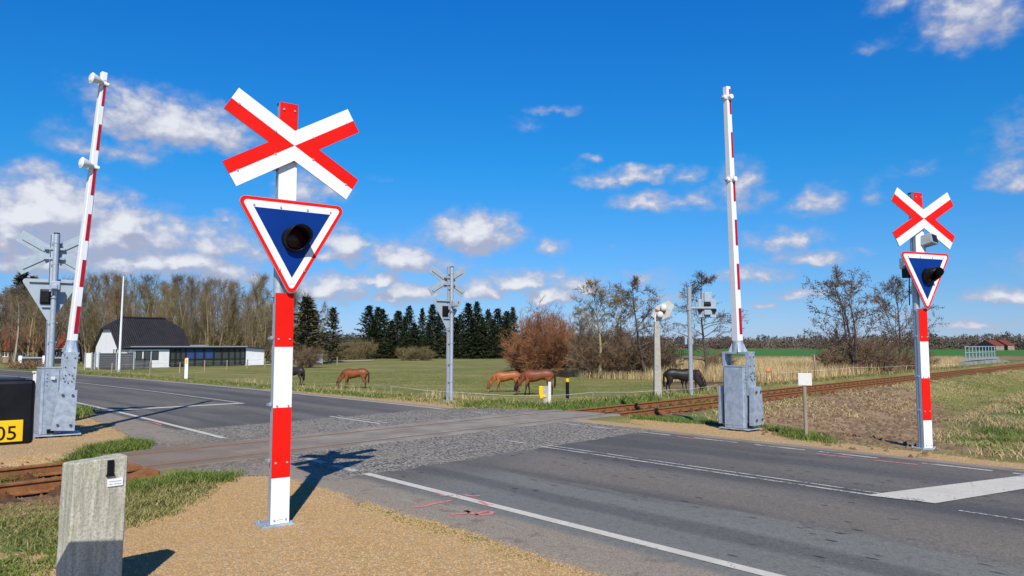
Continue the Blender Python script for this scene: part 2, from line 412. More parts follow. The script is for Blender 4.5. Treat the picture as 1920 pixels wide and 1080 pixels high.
# ------------------------------------------------------------------ ground sheet (polar, finer in front)
th = np.concatenate([np.radians(np.arange(-44, 44, .16)), np.radians(np.arange(44, 316, 1.6))]); nth = len(th)
rad = [.4]
while rad[-1] < 30: rad.append(rad[-1] * 1.0105 + .004)
while rad[-1] < 110: rad.append(rad[-1] * 1.011)
while rad[-1] < 5200: rad.append(rad[-1] * 1.045)
rad = np.array(rad); nr = len(rad)
RR, TT = np.meshgrid(rad, th, indexing='ij')
X = (RR * np.sin(TT)).ravel(); Y = (RR * np.cos(TT)).ravel()
X = np.append(X, 0.0); Y = np.append(Y, 0.0)
Zg = ground_z(X, Y)
ii, jj = np.meshgrid(np.arange(nr - 1), np.arange(nth), indexing='ij'); j2 = (jj + 1) % nth
F4 = np.stack([ii * nth + jj, ii * nth + j2, (ii + 1) * nth + j2, (ii + 1) * nth + jj], -1).reshape(-1, 4)[:, ::-1]
Fc = np.stack([np.arange(nth), (np.arange(nth) + 1) % nth, np.full(nth, nr * nth)], -1)
nn = X * NX + Y * NY; tt = X * TX + Y * TY; mm = X * MX + Y * MY; rr = X * RX + Y * RY; am = np.abs(mm - M0); dist = np.hypot(X, Y)
n2g = nn - curve(tt)
def soft(sd, wdt): return np.clip(.5 + sd / (2 * wdt), 0, 1)
gravel = np.maximum.reduce([soft(polysd(X, Y, p), q) for p, q in ((GRAVEL_NEAR, .28), (GRAVEL_LEFT, .3), (GRAVEL_MID, .35), (GRAVEL_RIGHT, .28))])
gravel = np.maximum(gravel, soft(.35 - np.abs(n2g - 13.15), .2) * (tt < 30) * .8)
offx = np.minimum(1, sst((4.9 - rr) / .8) + sst((rr - 16.0) / .8))
ballast = soft(1.55 - am, .35) * offx * (rr < 220)
corner = (mm < M0 - 1.5) & (n2g > 13.2) & (rr < 130)
mud = np.where(corner, sst((n2g - 13.6) / .8) * np.clip(1.25 - .9 * fbm(X, Y, .25, 3, 21) - .022 * np.maximum(n2g - 20, 0), 0, 1), 0) * soft(am - 2.2, .8)
MUDPATCH = P((1440,800),(1500,815),(1700,842),(1750,842),(1775,800),(1760,735),(1640,722),(1500,752),(1420,772))
mud = np.maximum(mud * .55, sst(polysd(X, Y, MUDPATCH) / .9 + .5) * .95)
crop = ((Y > 205) & (Y < 560) & (X > .19 * Y)).astype(float)
crop = np.maximum(crop, ((Y > 300) & (Y < 560) & (X < -.05 * Y)).astype(float))
marsh = np.where((X > .2 * Y) & (mm > M0 + 2), sst((Y - 40) / 8), 0) * (1 - crop)
lush = np.zeros_like(X)
for poly, wd in ((P((820,764),(905,750),(1000,748),(1100,742),(1240,742),(1230,752),(1065,768),(960,764)), .8),
                 (P((360,711),(520,731),(700,746),(720,741),(560,722),(480,713),(380,703)), 1.0),
                 (P((1200,781),(1340,790),(1350,798),(1480,812),(1520,822),(1440,790),(1300,776)), .5),
                 (P((0,884),(110,868),(240,850),(285,838),(245,824),(180,838),(110,853),(0,868)), .25),
                 (P((250,890),(330,893),(430,890),(420,905),(330,915),(250,920)), .3),
                 (P((1760,770),(1920,720),(1920,830),(1800,845)), .8), (P((0,1000),(90,990),(110,1040),(0,1080)), .4),
                 (P((60,765),(170,772),(150,790),(60,800)), .4), (P((0,676),(70,676),(150,684),(150,700),(0,696)), 3)):
    lush = np.maximum(lush, soft(polysd(X, Y, poly), wd))
b = NB('ground_surface'); p = b.pos()
d2 = b.vec('MULTIPLY', p, (1, 1, 0))
# grass / paddock
n1 = b.noise(d2, .09, 4, .6); n2 = b.noise(d2, .9, 5, .65); n3 = b.noise(d2, 9, 4, .7); n4 = b.noise(d2, .35, 4, .6, (.35, 1.6, 1))
olive = b.mix(b.ramp(n2, .3, .7), (.140, .170, .030), (.235, .235, .056))
straw = b.mix(b.ramp(n3, .3, .7), (.34, .27, .11), (.50, .41, .19))
gr = b.mix(b.math('MULTIPLY', b.ramp(b.math('ADD', b.math('MULTIPLY', n4, .7), b.math('MULTIPLY', n1, .5)), .50, .78), .75), olive, straw)
gr = b.mix(b.math('MULTIPLY', b.ramp(n3, .35, .75), .45), gr, (.07, .07, .022))
gr = b.mix(b.math('MULTIPLY', b.ramp(b.noise(d2, .5, 3, .5, (.5, 1.5, 1)), .66, .74), .6), gr, (.10, .06, .03))
lushc = b.mix(b.ramp(n3, .3, .7), (.045, .10, .016), (.12, .20, .035))
A_ = lambda nm, amp, a_, b_, nz: b.ramp(b.math('MULTIPLY_ADD', b.math('SUBTRACT', nz, .5), amp, b.attr(nm)), a_, b_)
cgr = b.mix(A_('lush', 1.3, .35, .75, n2), gr, lushc)
marshc = b.mix(b.ramp(b.noise(d2, .06, 5, .65, (.4, 2.2, 1)), .35, .65), (.34, .26, .12), (.16, .105, .05))
marshc = b.mix(b.math('MULTIPLY', b.ramp(b.noise(d2, .05, 4, .6, (.3, 2.6, 1)), .6, .68), .8), marshc, (.045, .035, .02))
cgr = b.mix(A_('marsh', .7, .35, .7, n2), cgr, marshc)
cropc = b.mix(b.ramp(n1, .3, .7), (.045, .16, .016), (.06, .20, .022))
cgr = b.mix(b.attr('crop'), cgr, cropc)
mudc = b.mix(b.ramp(b.noise(d2, 2.2, 6, .7), .3, .7), (.20, .125, .07), (.39, .275, .165))
mudc = b.mix(b.math('MULTIPLY', b.ramp(b.noise(d2, 3.1, 4, .6, (1.5, .6, 1)), .63, .7), .8), mudc, (.055, .032, .02))
cgr = b.mix(A_('mud', 1.2, .3, .62, b.noise(d2, 1.3, 5, .65)), cgr, mudc)
# ballast
bv = b.voro(p, 17); bsep = b.n('ShaderNodeSeparateColor'); b.set(bsep.inputs[0], bv)
balc = b.mix(bsep.outputs[0], (.10, .052, .028), (.30, .17, .10))
cgr = b.mix(A_('ballast', .5, .35, .65, n3), cgr, balc)
# yellow gravel
gv = b.voro(p, 62); gsep = b.n('ShaderNodeSeparateColor'); b.set(gsep.inputs[0], gv)
grc = b.mix(gsep.outputs[0], (.39, .26, .135), (.55, .385, .205))
grc = b.mix(b.ramp(b.noise(d2, .8, 4, .6), .35, .75), grc, b.mix(gsep.outputs[1], (.39, .235, .085), (.55, .355, .15)))
grc = b.mix(b.math('MULTIPLY', b.ramp(gsep.outputs[2], .93, .97), .7), grc, (.72, .66, .52))
gmask = A_('gravel', .9, .38, .62, b.noise(d2, 3.0, 5, .7))
colr = b.mix(gmask, cgr, grc)
hb = b.bump(b.math('SUBTRACT', 1.0, b.voro(p, 62, 'Distance')), .4, .018)
hb2 = b.bump(b.noise(d2, 7, 5, .7), .5, .06, hb)
GROUND = b.out(colr, .92, hb2)
me = bpy.data.meshes.new('ground')
Vg = np.stack([X, Y, Zg], -1)
nf = len(F4) + len(Fc)
me.vertices.add(len(Vg)); me.vertices.foreach_set('co', Vg.astype(np.float32).ravel())
loops = np.concatenate([F4.ravel(), Fc.ravel()]).astype(np.int32)
me.loops.add(len(loops)); me.loops.foreach_set('vertex_index', loops)
me.polygons.add(nf); ls = np.concatenate([np.arange(len(F4)) * 4, len(F4) * 4 + np.arange(len(Fc)) * 3]).astype(np.int32)
me.polygons.foreach_set('loop_start', ls); me.update(calc_edges=True)
me.polygons.foreach_set('use_smooth', np.ones(nf, bool)); me.materials.append(GROUND)
for an, av in (('gravel', gravel), ('ballast', ballast), ('mud', mud), ('crop', crop), ('marsh', marsh), ('lush', lush)):
    a = me.attributes.new(an, 'FLOAT', 'POINT'); a.data.foreach_set('value', np.asarray(av, np.float32))
tag(link('ground', me), kind='structure')

# ------------------------------------------------------------------ road
def road_mat():
    b = NB('asphalt'); b.bsdf.inputs['Specular IOR Level'].default_value = .12; p = b.pos(); d2 = b.vec('MULTIPLY', p, (1, 1, 0))
    lane = b.attr('lane'); mt = b.vec('DOT_PRODUCT', p, (MX, MY, 0)); tl = b.vec('DOT_PRODUCT', p, (TX, TY, 0))
    st = b.n('ShaderNodeCombineXYZ'); b.set(st.inputs[0], lane); b.set(st.inputs[1], b.math('MULTIPLY', tl, .16)); lp = st.outputs[0]
    grain = b.noise(p, 55, 3, .75); mid = b.noise(d2, 3.5, 5, .65); big = b.noise(lp, .9, 4, .6)
    base = b.mix(b.ramp(grain, .3, .7), (.108, .100, .090), (.255, .235, .204))
    base = b.mix(b.math('MULTIPLY', b.ramp(big, .35, .65), .7), base, (.092, .086, .085))
    # paler worn patch by the near edge, with a ragged border
    edge = b.math('MULTIPLY_ADD', b.noise(lp, 1.6, 4, .6), 1.6, lane)
    pale = b.math('MULTIPLY', b.ramp(edge, 8.0, 7.75), b.ramp(mt, 8.2, 6.8))
    base = b.mix(b.math('MULTIPLY', pale, .75), base, b.mix(b.ramp(grain, .3, .7), (.16, .168, .155), (.26, .265, .24)))
    # brownish wheel track
    tr = b.math('MULTIPLY', b.math('MULTIPLY', b.ramp(lane, 7.2, 7.6), b.ramp(lane, 8.7, 8.2)), b.ramp(mt, 8.3, 7.5))
    base = b.mix(b.math('MULTIPLY', tr, .65), base, b.mix(b.ramp(grain, .3, .7), (.15, .13, .105), (.30, .265, .215)))
    for c0_, w0_ in ((9.2, .55), (10.9, .5), (6.3, .25)):
        dk = b.math('MULTIPLY', b.ramp(b.math('ABSOLUTE', b.math('SUBTRACT', b.math('MULTIPLY_ADD', big, .8, lane), c0_ + .4)), w0_, w0_ * .3), .6)
        base = b.mix(dk, base, b.mix(b.ramp(grain, .3, .7), (.062, .060, .064), (.125, .12, .12)))
    # dark tar spots stretched along the road
    sp = b.n('ShaderNodeCombineXYZ'); b.set(sp.inputs[0], b.math('MULTIPLY', lane, 5.0)); b.set(sp.inputs[1], b.math('MULTIPLY', tl, 2.0))
    spot = b.math('MULTIPLY', b.ramp(b.math('MULTIPLY_ADD', b.noise(p, 14, 3, .6), .16, b.voro(sp.outputs[0], 1.25, 'Distance')), .27, .21), b.ramp(b.noise(d2, .5, 3, .5), .44, .56))
    base = b.mix(b.math('MULTIPLY', spot, .8), base, (.036, .033, .032))
    
    base = b.mix(b.math('MULTIPLY', b.ramp(b.noise(p, 13, 5, .75), .50, .68), .38), base, (.055, .052, .050))
    base = b.mix(b.math('MULTIPLY', b.ramp(b.noise(p, 24, 3, .7), .58, .72), .40), base, (.34, .32, .28))
    # shoulder outside the edge lines
    sh = b.math('MAXIMUM', b.ramp(b.math('MULTIPLY_ADD', mid, .25, lane), 5.40, 5.22), b.ramp(lane, 12.45, 12.6))
    shc = b.mix(b.ramp(b.noise(p, 60, 3, .7), .3, .7), (.20, .165, .125), (.40, .345, .275))
    shc = b.mix(b.math('MULTIPLY', b.ramp(mid, .52, .68), .55), shc, (.13, .11, .085))
    shc = b.mix(b.math('MULTIPLY', b.ramp(b.noise(lp, 1.3, 5, .7, (1.6, 1, 1)), .60, .70), .55), shc, b.mix(b.ramp(grain, .3, .7), (.30, .295, .28), (.52, .51, .49)))
    base = b.mix(sh, base, shc)
    # coarse chippings on both sides of the rails
    vc = b.voro(p, 42); sep = b.n('ShaderNodeSeparateColor'); b.set(sep.inputs[0], vc)
    chip = b.mix(b.ramp(sep.outputs[0], .15, .95), (.075, .070, .064), (.44, .40, .335))
    dm = b.math('ABSOLUTE', b.math('SUBTRACT', mt, M0))
    cm = b.math('MULTIPLY', b.ramp(b.math('MULTIPLY_ADD', mid, .5, dm), 3.98, 3.86), b.ramp(lane, 4.6, 5.4))
    cm = b.math('MAXIMUM', cm, b.math('MULTIPLY', b.ramp(b.math('MULTIPLY_ADD', b.noise(d2, 5, 4, .7), .8, dm), 2.6, 2.0), .7))
    chip = b.mix(b.math('MULTIPLY', b.ramp(b.noise(d2, .8, 3, .6), .5, .7), .35), chip, (.33, .29, .22))
    base = b.mix(cm, base, chip)
    rust = b.math('MULTIPLY', b.math('MULTIPLY', b.ramp(dm, 2.3, 1.1), b.ramp(lane, 7.0, 4.2)), b.ramp(mid, .3, .6))
    base = b.mix(b.math('MULTIPLY', rust, .6), base, (.20, .125, .075))
    h = b.math('ADD', b.math('MULTIPLY', grain, .35), b.math('MULTIPLY', b.math('MULTIPLY', b.voro(p, 48, 'Distance'), -1.5), cm))
    return b.out(base, b.ramp(grain, .2, .8, .62, .85), b.bump(h, .5, .012))
ASPH = road_mat()
def t_at_m(n, m): return (m - n * (MX * NX + MY * NY)) / (MX * TX + MY * TY)
def road_piece(name, t0f, t1f, nt_):
    ns = np.linspace(4.35, 13.0, 30); V = []; la = []
    nz = fbm(np.arange(nt_) * .35, np.zeros(nt_), 1, 3, 2)
    for i in range(nt_):
        for k, n in enumerate(ns):
            a, c = t0f(n), t1f(n); t = a + (c - a) * (i / (nt_ - 1))
            e = (nz[i] - .5) * .5 if k == 0 else ((nz[i] - .5) * .25 if k == len(ns) - 1 else 0)
            x, y = nt2xy(n + e + float(curve(t)), t); V.append((x, y, .012 - (.02 if k in (0, len(ns) - 1) else 0))); la.append(n + e)
    K = len(ns); Fq = [(i * K + k, i * K + k + 1, (i + 1) * K + k + 1, (i + 1) * K + k) for i in range(nt_ - 1) for k in range(K - 1)]
    o = link(name, raw_mesh(name, V, Fq, ASPH, {'lane': la})); return tag(o, kind='structure')
road_piece('road', lambda n: -45.0, lambda n: t_at_m(n, M0 - 1.13), 150)
road_piece('road', lambda n: t_at_m(n, M0 + 1.13), lambda n: 170.0, 260)
def apron(poly, name, z=.006):
    bm = bmesh.new(); bm.faces.new([bm.verts.new((x, y, z)) for x, y in poly]); bmesh.ops.triangulate(bm, faces=bm.faces[:])
    me = bpy.data.meshes.new(name); bm.to_mesh(me); bm.free()
    me.materials.append(ASPH); a = me.attributes.new('lane', 'FLOAT', 'POINT'); a.data.foreach_set('value', [5.0 if (x * NX + y * NY) < 9 else 12.8 for x, y in poly])
    for p_ in me.polygons:
        if p_.normal.z < 0: p_.flip()
    return tag(link(name, me), kind='structure')
def ragged(poly, amp, seed, step=.25):
    q = random.Random(seed); out = []
    for i in range(len(poly)):
        a, c = Vector(poly[i]), Vector(poly[(i + 1) % len(poly)]); k = max(1, int((c - a).length / step))
        for j in range(k): v = a.lerp(c, j / k); out.append((v.x + q.uniform(-amp, amp), v.y + q.uniform(-amp, amp)))
    return out
apron(ragged(APRON_NEAR, .05, 1), 'road_apron'); apron(ragged(APRON_LEFT, .06, 2), 'road_apron'); apron(ragged(APRON_MID, .06, 3), 'road_apron')

# painted markings: thin sheets 4 mm above the asphalt, worn by the material
def paint_mat(name, c, wear):
    b = NB(name); p = b.pos(); nz = b.noise(p, 38, 4, .7); n2 = b.noise(p, 2.2, 4, .6)
    f = b.ramp(b.math('ADD', b.math('MULTIPLY', nz, .6), b.math('MULTIPLY', n2, .5)), wear, wear + .09)
    cc = b.mix(b.ramp(n2, .3, .7), tuple(x * .82 for x in c), c)
    cc = b.mix(f, cc, (.13, .13, .13))
    return b.out(cc, .7, b.bump(nz, .2, .005))
PW = paint_mat('road_paint_white', (.70, .66, .57), .60); PWW = paint_mat('road_paint_worn', (.64, .60, .53), .53)
PPK = paint_mat('spray_paint_pink', (.85, .27, .26), .57)
def strip(t0, t1, n0, n1, mat, z=.0165, step=.6, name='road_marking'):
    k = max(1, int(abs(t1 - t0) / step)); V = []
    for i in range(k + 1):
        t = t0 + (t1 - t0) * i / k
        for n in (n0, n1):
            x, y = nt2xy(n + float(curve(t)), t); V.append((x, y, z))
    F_ = [(2 * i, 2 * i + 1, 2 * i + 3, 2 * i + 2) for i in range(k)]
    return tag(link(name, raw_mesh(name, V, F_, mat)), kind='structure')
strip(-40, 9.3, 5.385, 5.515, PW); strip(9.55, 10.25, 5.385, 5.515, PWW); strip(10.5, 11.6, 5.385, 5.515, PWW)
strip(14.6, 20.5, 5.38, 5.50, PW); strip(20.5, 170, 5.38, 5.50, PW)
strip(17.0, 170, 12.40, 12.50, PW)
for t0 in (-38, -33.5, -29, -24.5, -20, -15.5, -11, -6.5, -2.2, 1.0, 2.4, 3.6, 5.2, 6.4, 7.7, 9.2, 10.6, 11.6):
    strip(t0, t0 + (3.5 if t0 < -3 else .95), 12.22, 12.32, PWW)
strip(14.9, 15.9, 12.5, 12.6, PWW)
strip(3.95, 9.7, 9.17, 9.24, PWW); strip(3.9, 9.75, 9.37, 9.43, PWW); strip(10.2, 10.9, 9.25, 9.33, PWW)
strip(14.9, 17.3, 9.05, 9.13, PW); strip(14.9, 17.3, 9.28, 9.35, PWW)
strip(-40, 3.0, 9.05, 9.10, PWW)
strip(23.2, 60, 9.1, 9.18, PW)
def quad(pts, mat, z=.0205, name='stop_line'):
    return tag(link(name, raw_mesh(name, [(x, y, z) for x, y in pts], [tuple(range(len(pts)))], mat)), kind='structure')
quad([nt2xy(9.14, 4.02), nt2xy(9.26, 3.30), nt2xy(12.2, 2.62), nt2xy(12.15, 3.18)][::-1], PW)
quad([nt2xy(5.6, 22.55), nt2xy(9.1, 22.72), nt2xy(9.1, 23.05), nt2xy(5.6, 22.9)], PW)
def scrawl(pts, wdt, z=.017):
    V = []; pts = [Vector((*at(*q), 0)) for q in pts]
    for i, p_ in enumerate(pts):
        t_ = (pts[min(i + 1, len(pts) - 1)] - pts[max(i - 1, 0)]).normalized(); s_ = Vector((-t_.y, t_.x, 0)) * wdt / 2
        V += [p_ + s_, p_ - s_]
    V = [(v.x, v.y, z) for v in V]
    return tag(link('spray_marking', raw_mesh('spray_marking', V, [(2 * i, 2 * i + 1, 2 * i + 3, 2 * i + 2) for i in range(len(pts) - 1)], PPK)), kind='structure')
scrawl([(774,954),(795,952),(815,947),(846,941)], .05); scrawl([(846,968),(870,966),(880,963),(872,960)], .05)
scrawl([(873,960),(885,966),(905,969),(921,967),(923,962),(912,961),(898,965),(890,969)], .05)
scrawl([(898,942),(915,950),(925,948)], .05); scrawl([(870,930),(885,933),(900,932)], .05); scrawl([(822,930),(835,932),(850,931)], .05)
scrawl([(1530,852),(1560,856),(1600,860)], .06); scrawl([(1640,865),(1680,869),(1720,873)], .06); scrawl([(1270,820),(1300,824)], .06); scrawl([(270,791),(290,794),(303,798)], .05)

# ------------------------------------------------------------------ railway
def rust_mat(name, c1, c2, c3):
    b = NB(name); p = b.pos(True); n1 = b.noise(p, 9, 5, .65); n2 = b.noise(p, 60, 3, .6)
    cc = b.mix(b.ramp(n1, .3, .7), c1, c2); cc = b.mix(b.math('MULTIPLY', b.ramp(n2, .5, .75), .6), cc, c3)
    return b.out(cc, .85, b.bump(n2, .3, .006))
RAILTOP = simple('dull_rail_head', (.13, .095, .075), .6, .3, .2, 8)
RUST = rust_mat('rusty_rail_steel', (.20, .080, .028), (.32, .14, .05), (.11, .042, .018))
RUSTD = rust_mat('rusty_fastening', (.10, .045, .022), (.22, .10, .042), (.06, .028, .015))
prof = [(-.036, .16), (-.03, .172), (.03, .172), (.036, .16), (.036, .138), (.01, .122), (.009, .035), (.07, .014), (.07, 0), (-.07, 0), (-.07, .014), (-.009, .035), (-.01, .122), (-.036, .138)]
track = empty('railway_track', (*mr2xy(M0, 10), 0), 0, 'rusty single railway track running across the road and along the embankment', 'railway track')
o0 = Vector(track.location)
for sgn in (-1, 1):
    mb = MB(); rs = [-40, 0, 4, 8, 12, 16, 20, 40, 80, 160, 320]; vs = []
    for r in rs:
        for (u, v) in prof:
            x, y = mr2xy(M0 + sgn * HG + u, r); vs.append((x - o0.x, y - o0.y, v - .162))
    k = len(prof); fs = [(i * k + j, i * k + (j + 1) % k, (i + 1) * k + (j + 1) % k, (i + 1) * k + j) for i in range(len(rs) - 1) for j in range(k)]
    mb.add(vs, fs); ra = mb.build('rail', [RUST, RAILTOP], track)
    for i_, p_ in enumerate(ra.data.polygons):
        if i_ % k == 1 and 3 <= i_ // k <= 4: p_.material_index = 1
sl_b = MB()
sl_b.box(-1.25, 1.25, -.12, .12, -.12, -.008, 0)
for sgn in (-1, 1):
    for q in (-1, 1):
        x = sgn * HG + q * .115
        sl_b.box(x - .075, x + .075, -.10, .10, -.008, .022, 1); sl_b.box(x - .03, x + .03, -.045, .045, .022, .06, 1); sl_b.tube([(x, 0, .06), (x, 0, .085)], .02, 6, 1)
SLEEP = simple('dark_sleeper', (.10, .065, .04), .9, 0, .3, 7, .4)
sle = sl_b.mesh('sleeper', [SLEEP, RUSTD])
rlist = [r for r in np.arange(4.0, -5.6, -.62)] + [r for r in np.arange(16.6, 66, .62)]
for r in rlist[:99]:
    o = link('sleeper', sle, track); x, y = mr2xy(M0, r); o.location = (x - o0.x, y - o0.y, -.162); o.rotation_euler = (0, 0, math.atan2(MY, MX))
def conc_mat():
    b = NB('crossing_concrete'); b.bsdf.inputs['Specular IOR Level'].default_value = .12; p = b.pos(); n1 = b.noise(p, 1.2, 5, .6); n2 = b.noise(p, 26, 4, .65)
    r_ = b.vec('DOT_PRODUCT', p, (RX, RY, 0))
    cc = b.mix(b.ramp(n1, .3, .7), (.24, .21, .178), (.36, .32, .27)); cc = b.mix(b.math('MULTIPLY', b.ramp(n2, .45, .7), .35), cc, (.12, .115, .105))
    cc = b.mix(b.math('MULTIPLY', b.ramp(r_, 9.3, 4.5), .55), cc, (.20, .13, .085))
    rl = b.math('ABSOLUTE', b.math('SUBTRACT', b.math('ABSOLUTE', b.math('SUBTRACT', b.vec('DOT_PRODUCT', p, (MX, MY, 0)), M0)), HG))
    cc = b.mix(b.math('MULTIPLY', b.ramp(rl, .26, .05), b.math('MULTIPLY', b.ramp(n1, .25, .75), b.ramp(r_, 11, 5, .1, .9))), cc, (.17, .12, .088))
    j = b.math('PINGPONG', r_, .9)
    return b.out(cc, .8, b.bump(n2, .3, .01))
CONC = conc_mat()
def slab(m0, m1, label):
    mb = MB(); k = 7; r0, r1 = 4.55, 16.2
    for i in range(k):
        a = r0 + (r1 - r0) * i / k + .006; c = r0 + (r1 - r0) * (i + 1) / k - .006
        mb.box(m0, m1, a, c, -.20, .019, 0, bev=.012)
    o = mb.build('deck_slab', CONC); o.matrix_world = Matrix(((MX, RX, 0, 0), (MY, RY, 0, 0), (0, 0, 1, 0), (0, 0, 0, 1)))
    return tag(o, label, 'concrete panel', 'concrete panels of the crossing deck')
slab(M0 - HG + .11, M0 + HG - .11, 'wide grey concrete panel filling the gap between the two rails')
slab(M0 - HG - .40, M0 - HG - .065, 'narrow concrete panel along the outside of the nearer rail')
slab(M0 + HG + .065, M0 + HG + .40, 'narrow concrete panel along the outside of the farther rail')
# sloping rusty deflector plates at the ends of the deck
for m_, lab in ((M0 - HG - .24, 'rusty sloping plate at the deck end outside the nearer rail'), (M0, 'rusty sloping plate at the deck end between the rails')):
    hw = .19 if m_ != M0 else .55
    mb = MB(); vs = [(m_ - hw, 4.56, .015), (m_ + hw, 4.56, .015), (m_ + hw * .8, 3.95, -.13), (m_ - hw * .8, 3.95, -.13), (m_ - hw, 4.56, -.16), (m_ + hw, 4.56, -.16), (m_ + hw * .8, 3.95, -.16), (m_ - hw * .8, 3.95, -.16)]
    mb.add([(*mr2xy(v[0], v[1]), v[2]) for v in vs], [(0, 1, 2, 3), (7, 6, 5, 4), (0, 4, 5, 1), (1, 5, 6, 2), (2, 6, 7, 3), (3, 7, 4, 0)])
    tag(mb.build('deflector_plate', RUST), lab, 'steel plate', 'deflector plates at the deck end')
# ------------------------------------------------------------------ crossing signs: pole, striped board, cross, triangle with lamp
def crossing_sign(loc, rz, label, extra_box=False, lift=0.0):
    t = empty('crossing_sign', loc, rz, label, 'railway sign', 'level crossing signs')
    py_ = .105
    mb = MB(); mb.tube([(-.03, py_, -.25), (-.03, py_, 4.30)], .057, 16); mb.build('pole', M['alu'], t)
    mb = MB(); mb.tube([(-.03, py_, 4.30), (-.03, py_, 4.325)], .061, 16); mb.build('pole_cap', M['black'], t)
    mb = MB(); mb.box(-.19, .14, -.05, .24, -.01, .018, 0, bev=.006)
    for sx_, sy_ in ((-.15, .19), (.10, .19), (-.15, -.02), (.11, -.02)): mb.tube([(sx_, sy_, .018), (sx_, sy_, .04)], .016, 6)
    mb.build('base_plate', M['galv'], t)
    # striped board: folded aluminium channel with a coloured face
    mb = MB(); zz = [0.02, .47, 1.17, 1.78, 2.33]; w2 = .094
    mb.box(-w2, w2, .012, .018, 0.02, 2.33, 2); mb.box(-w2, -w2 + .006, .018, .06, 0.02, 2.33, 2); mb.box(w2 - .006, w2, .018, .06, 0.02, 2.33, 2)
    for i in range(4): mb.box(-w2, w2, .004, .012, zz[i], zz[i + 1] , (1, 0, 1, 0)[i])
    for z_ in (.06, .62, 1.19, 1.86):
        for x_ in (-.058, .058): mb.tube([(x_, .005, z_), (x_, -.008, z_)], .010, 8, 2)
    mb.box(-.03, .03, .0025, .0045, .055, .06, 3)
    mb.build('striped_board', [M['red'], M['white'], M['alu'], M['cablegrey']], t)
    mb = MB(); mb.box(-w2, w2, .012, .018, 3.2, 4.315, 2); mb.box(-w2, -w2 + .006, .018, .06, 3.2, 4.315, 2); mb.box(w2 - .006, w2, .018, .06, 3.2, 4.315, 2)
    mb.box(-w2, w2, .004, .012, 3.2, 3.70, 1); mb.box(-w2, w2, .004, .012, 3.70, 4.315, 0)
    for x_ in (-.058, .058): mb.tube([(x_, .005, 4.24), (x_, -.008, 4.24)], .010, 8, 2)
    mb.build('striped_board', [M['red'], M['white'], M['alu']], t)
    for z_ in (.64, 1.20, 1.87, 2.30, 3.02, 3.62, 4.10):
        mb = MB(); mb.tube([(-.03, py_, z_ - .02), (-.03, py_, z_ + .02)], .063, 16); mb.box(-.12, .07, .062, .078, z_ - .018, z_ + .018)
        mb.box(-.122, -.105, .03, .13, z_ - .012, z_ + .012); mb.build('clamp', M['galv'], t)
    # cross of two crossed boards, each half red and half white
    Lh, hw, c, s = .75, .135, math.cos(R(30.5)), math.sin(R(30.5)); cz = 3.86
    u = {'A': (c, s), 'B': (-c, s), 'C': (-c, -s), 'D': (c, -s)}
    def q(vec, k, pv=(0, 0), kw=0): return (vec[0] * k + pv[0] * kw, cz + vec[1] * k + pv[1] * kw)
    A, B, C, D = u['A'], u['B'], u['C'], u['D']; up = (-s, c); ub = (s, c)
    top = [(0, cz), q(A, Lh), q(A, Lh, up, hw), (0, cz + hw / c), q(B, Lh, ub, hw), q(B, Lh)]
    bot = [(x, 2 * cz - z) for x, z in top]
    lef = [(0, cz), q(B, Lh), q(B, Lh, ub, -hw), (-hw / s, cz), q(C, Lh, up, hw), q(C, Lh)]
    rig = [(-x, z) for x, z in lef]
    outl = [q(A, Lh, up, hw), (0, cz + hw / c), q(B, Lh, ub, hw), q(B, Lh, ub, -hw), (-hw / s, cz), q(C, Lh, up, hw), q(C, Lh, up, -hw), (0, cz - hw / c), q(D, Lh, ub, -hw), q(D, Lh, ub, hw), (hw / s, cz), q(A, Lh, up, -hw)]
    mb = MB(); mb.prism(outl, -.050, -.036, 2)
    for poly, mi in ((top, 1), (bot, 1), (lef, 0), (rig, 0)): mb.prism(poly, -.0525, -.0498, mi)
    for vec in (A, B, C, D):
        for k in (.23, .66): mb.tube([(vec[0] * k, -.051, cz + vec[1] * k), (vec[0] * k, -.060, cz + vec[1] * k)], .011, 8, 3)
    cross = mb.build('cross_board', [M['red'], M['white'], M['signback'], M['alu']], t, (.045, 0, 0))
    for vec in (A, B, C, D):
        mb = MB(); a_ = math.atan2(vec[1], vec[0]); Mx = Matrix.Translation((0, 0, cz)) @ Matrix.Rotation(-a_, 4, 'Y')
        mb.box(.16, .66, -.036, -.012, -.045, -.030, 0, Mx); mb.box(.16, .66, -.036, -.012, .030, .045, 0, Mx); mb.box(.16, .66, -.018, -.010, -.045, .045, 0, Mx)
        mb.build('stiffener', M['signback'], cross)
    for z_ in (cz - .11, cz + .11):
        mb = MB(); mb.box(-.2, .2, -.012, .058, z_ - .022, z_ + .022); mb.build('bracket', M['galv'], t)
    # triangle
    S = 1.17; zt = 3.285; H3 = S * .866
    tri = lambda d: [(-S / 2 + d * 1.732, zt - d), (S / 2 - d * 1.732, zt - d), (0, zt - H3 + 2 * d)]
    mb = MB(); o_ = rounded(tri(0), .06); mb.prism(o_, -.050, -.036, 3)
    mb.prism(rounded(tri(.004), .056), -.0525, -.0498, 0); mb.prism(rounded(tri(.038), .03), -.0548, -.0522, 1); mb.prism(tri(.107), -.057, -.0545, 2)
    for x_, z_ in ((-.40, zt - .085), (-.13, zt - .085), (.15, zt - .085), (.40, zt - .085), (-.125, zt - .72), (.125, zt - .72)):
        mb.tube([(x_, -.053, z_), (x_, -.064, z_)], .011, 8, 4)
    mb.box(-.035, .035, -.0565, -.0545, zt - .865, zt - .86, 4)
    tb = mb.build('triangle_board', [M['red'], M['white'], M['blue'], M['signback'], M['alu']], t, (.045, 0, 0))
    for z_, hw_ in ((zt - .06, .42), (zt - .62, .16)):
        mb = MB(); mb.box(-hw_, hw_, -.036, .02, z_ - .02, z_ + .02); mb.build('stiffener', M['signback'], tb)
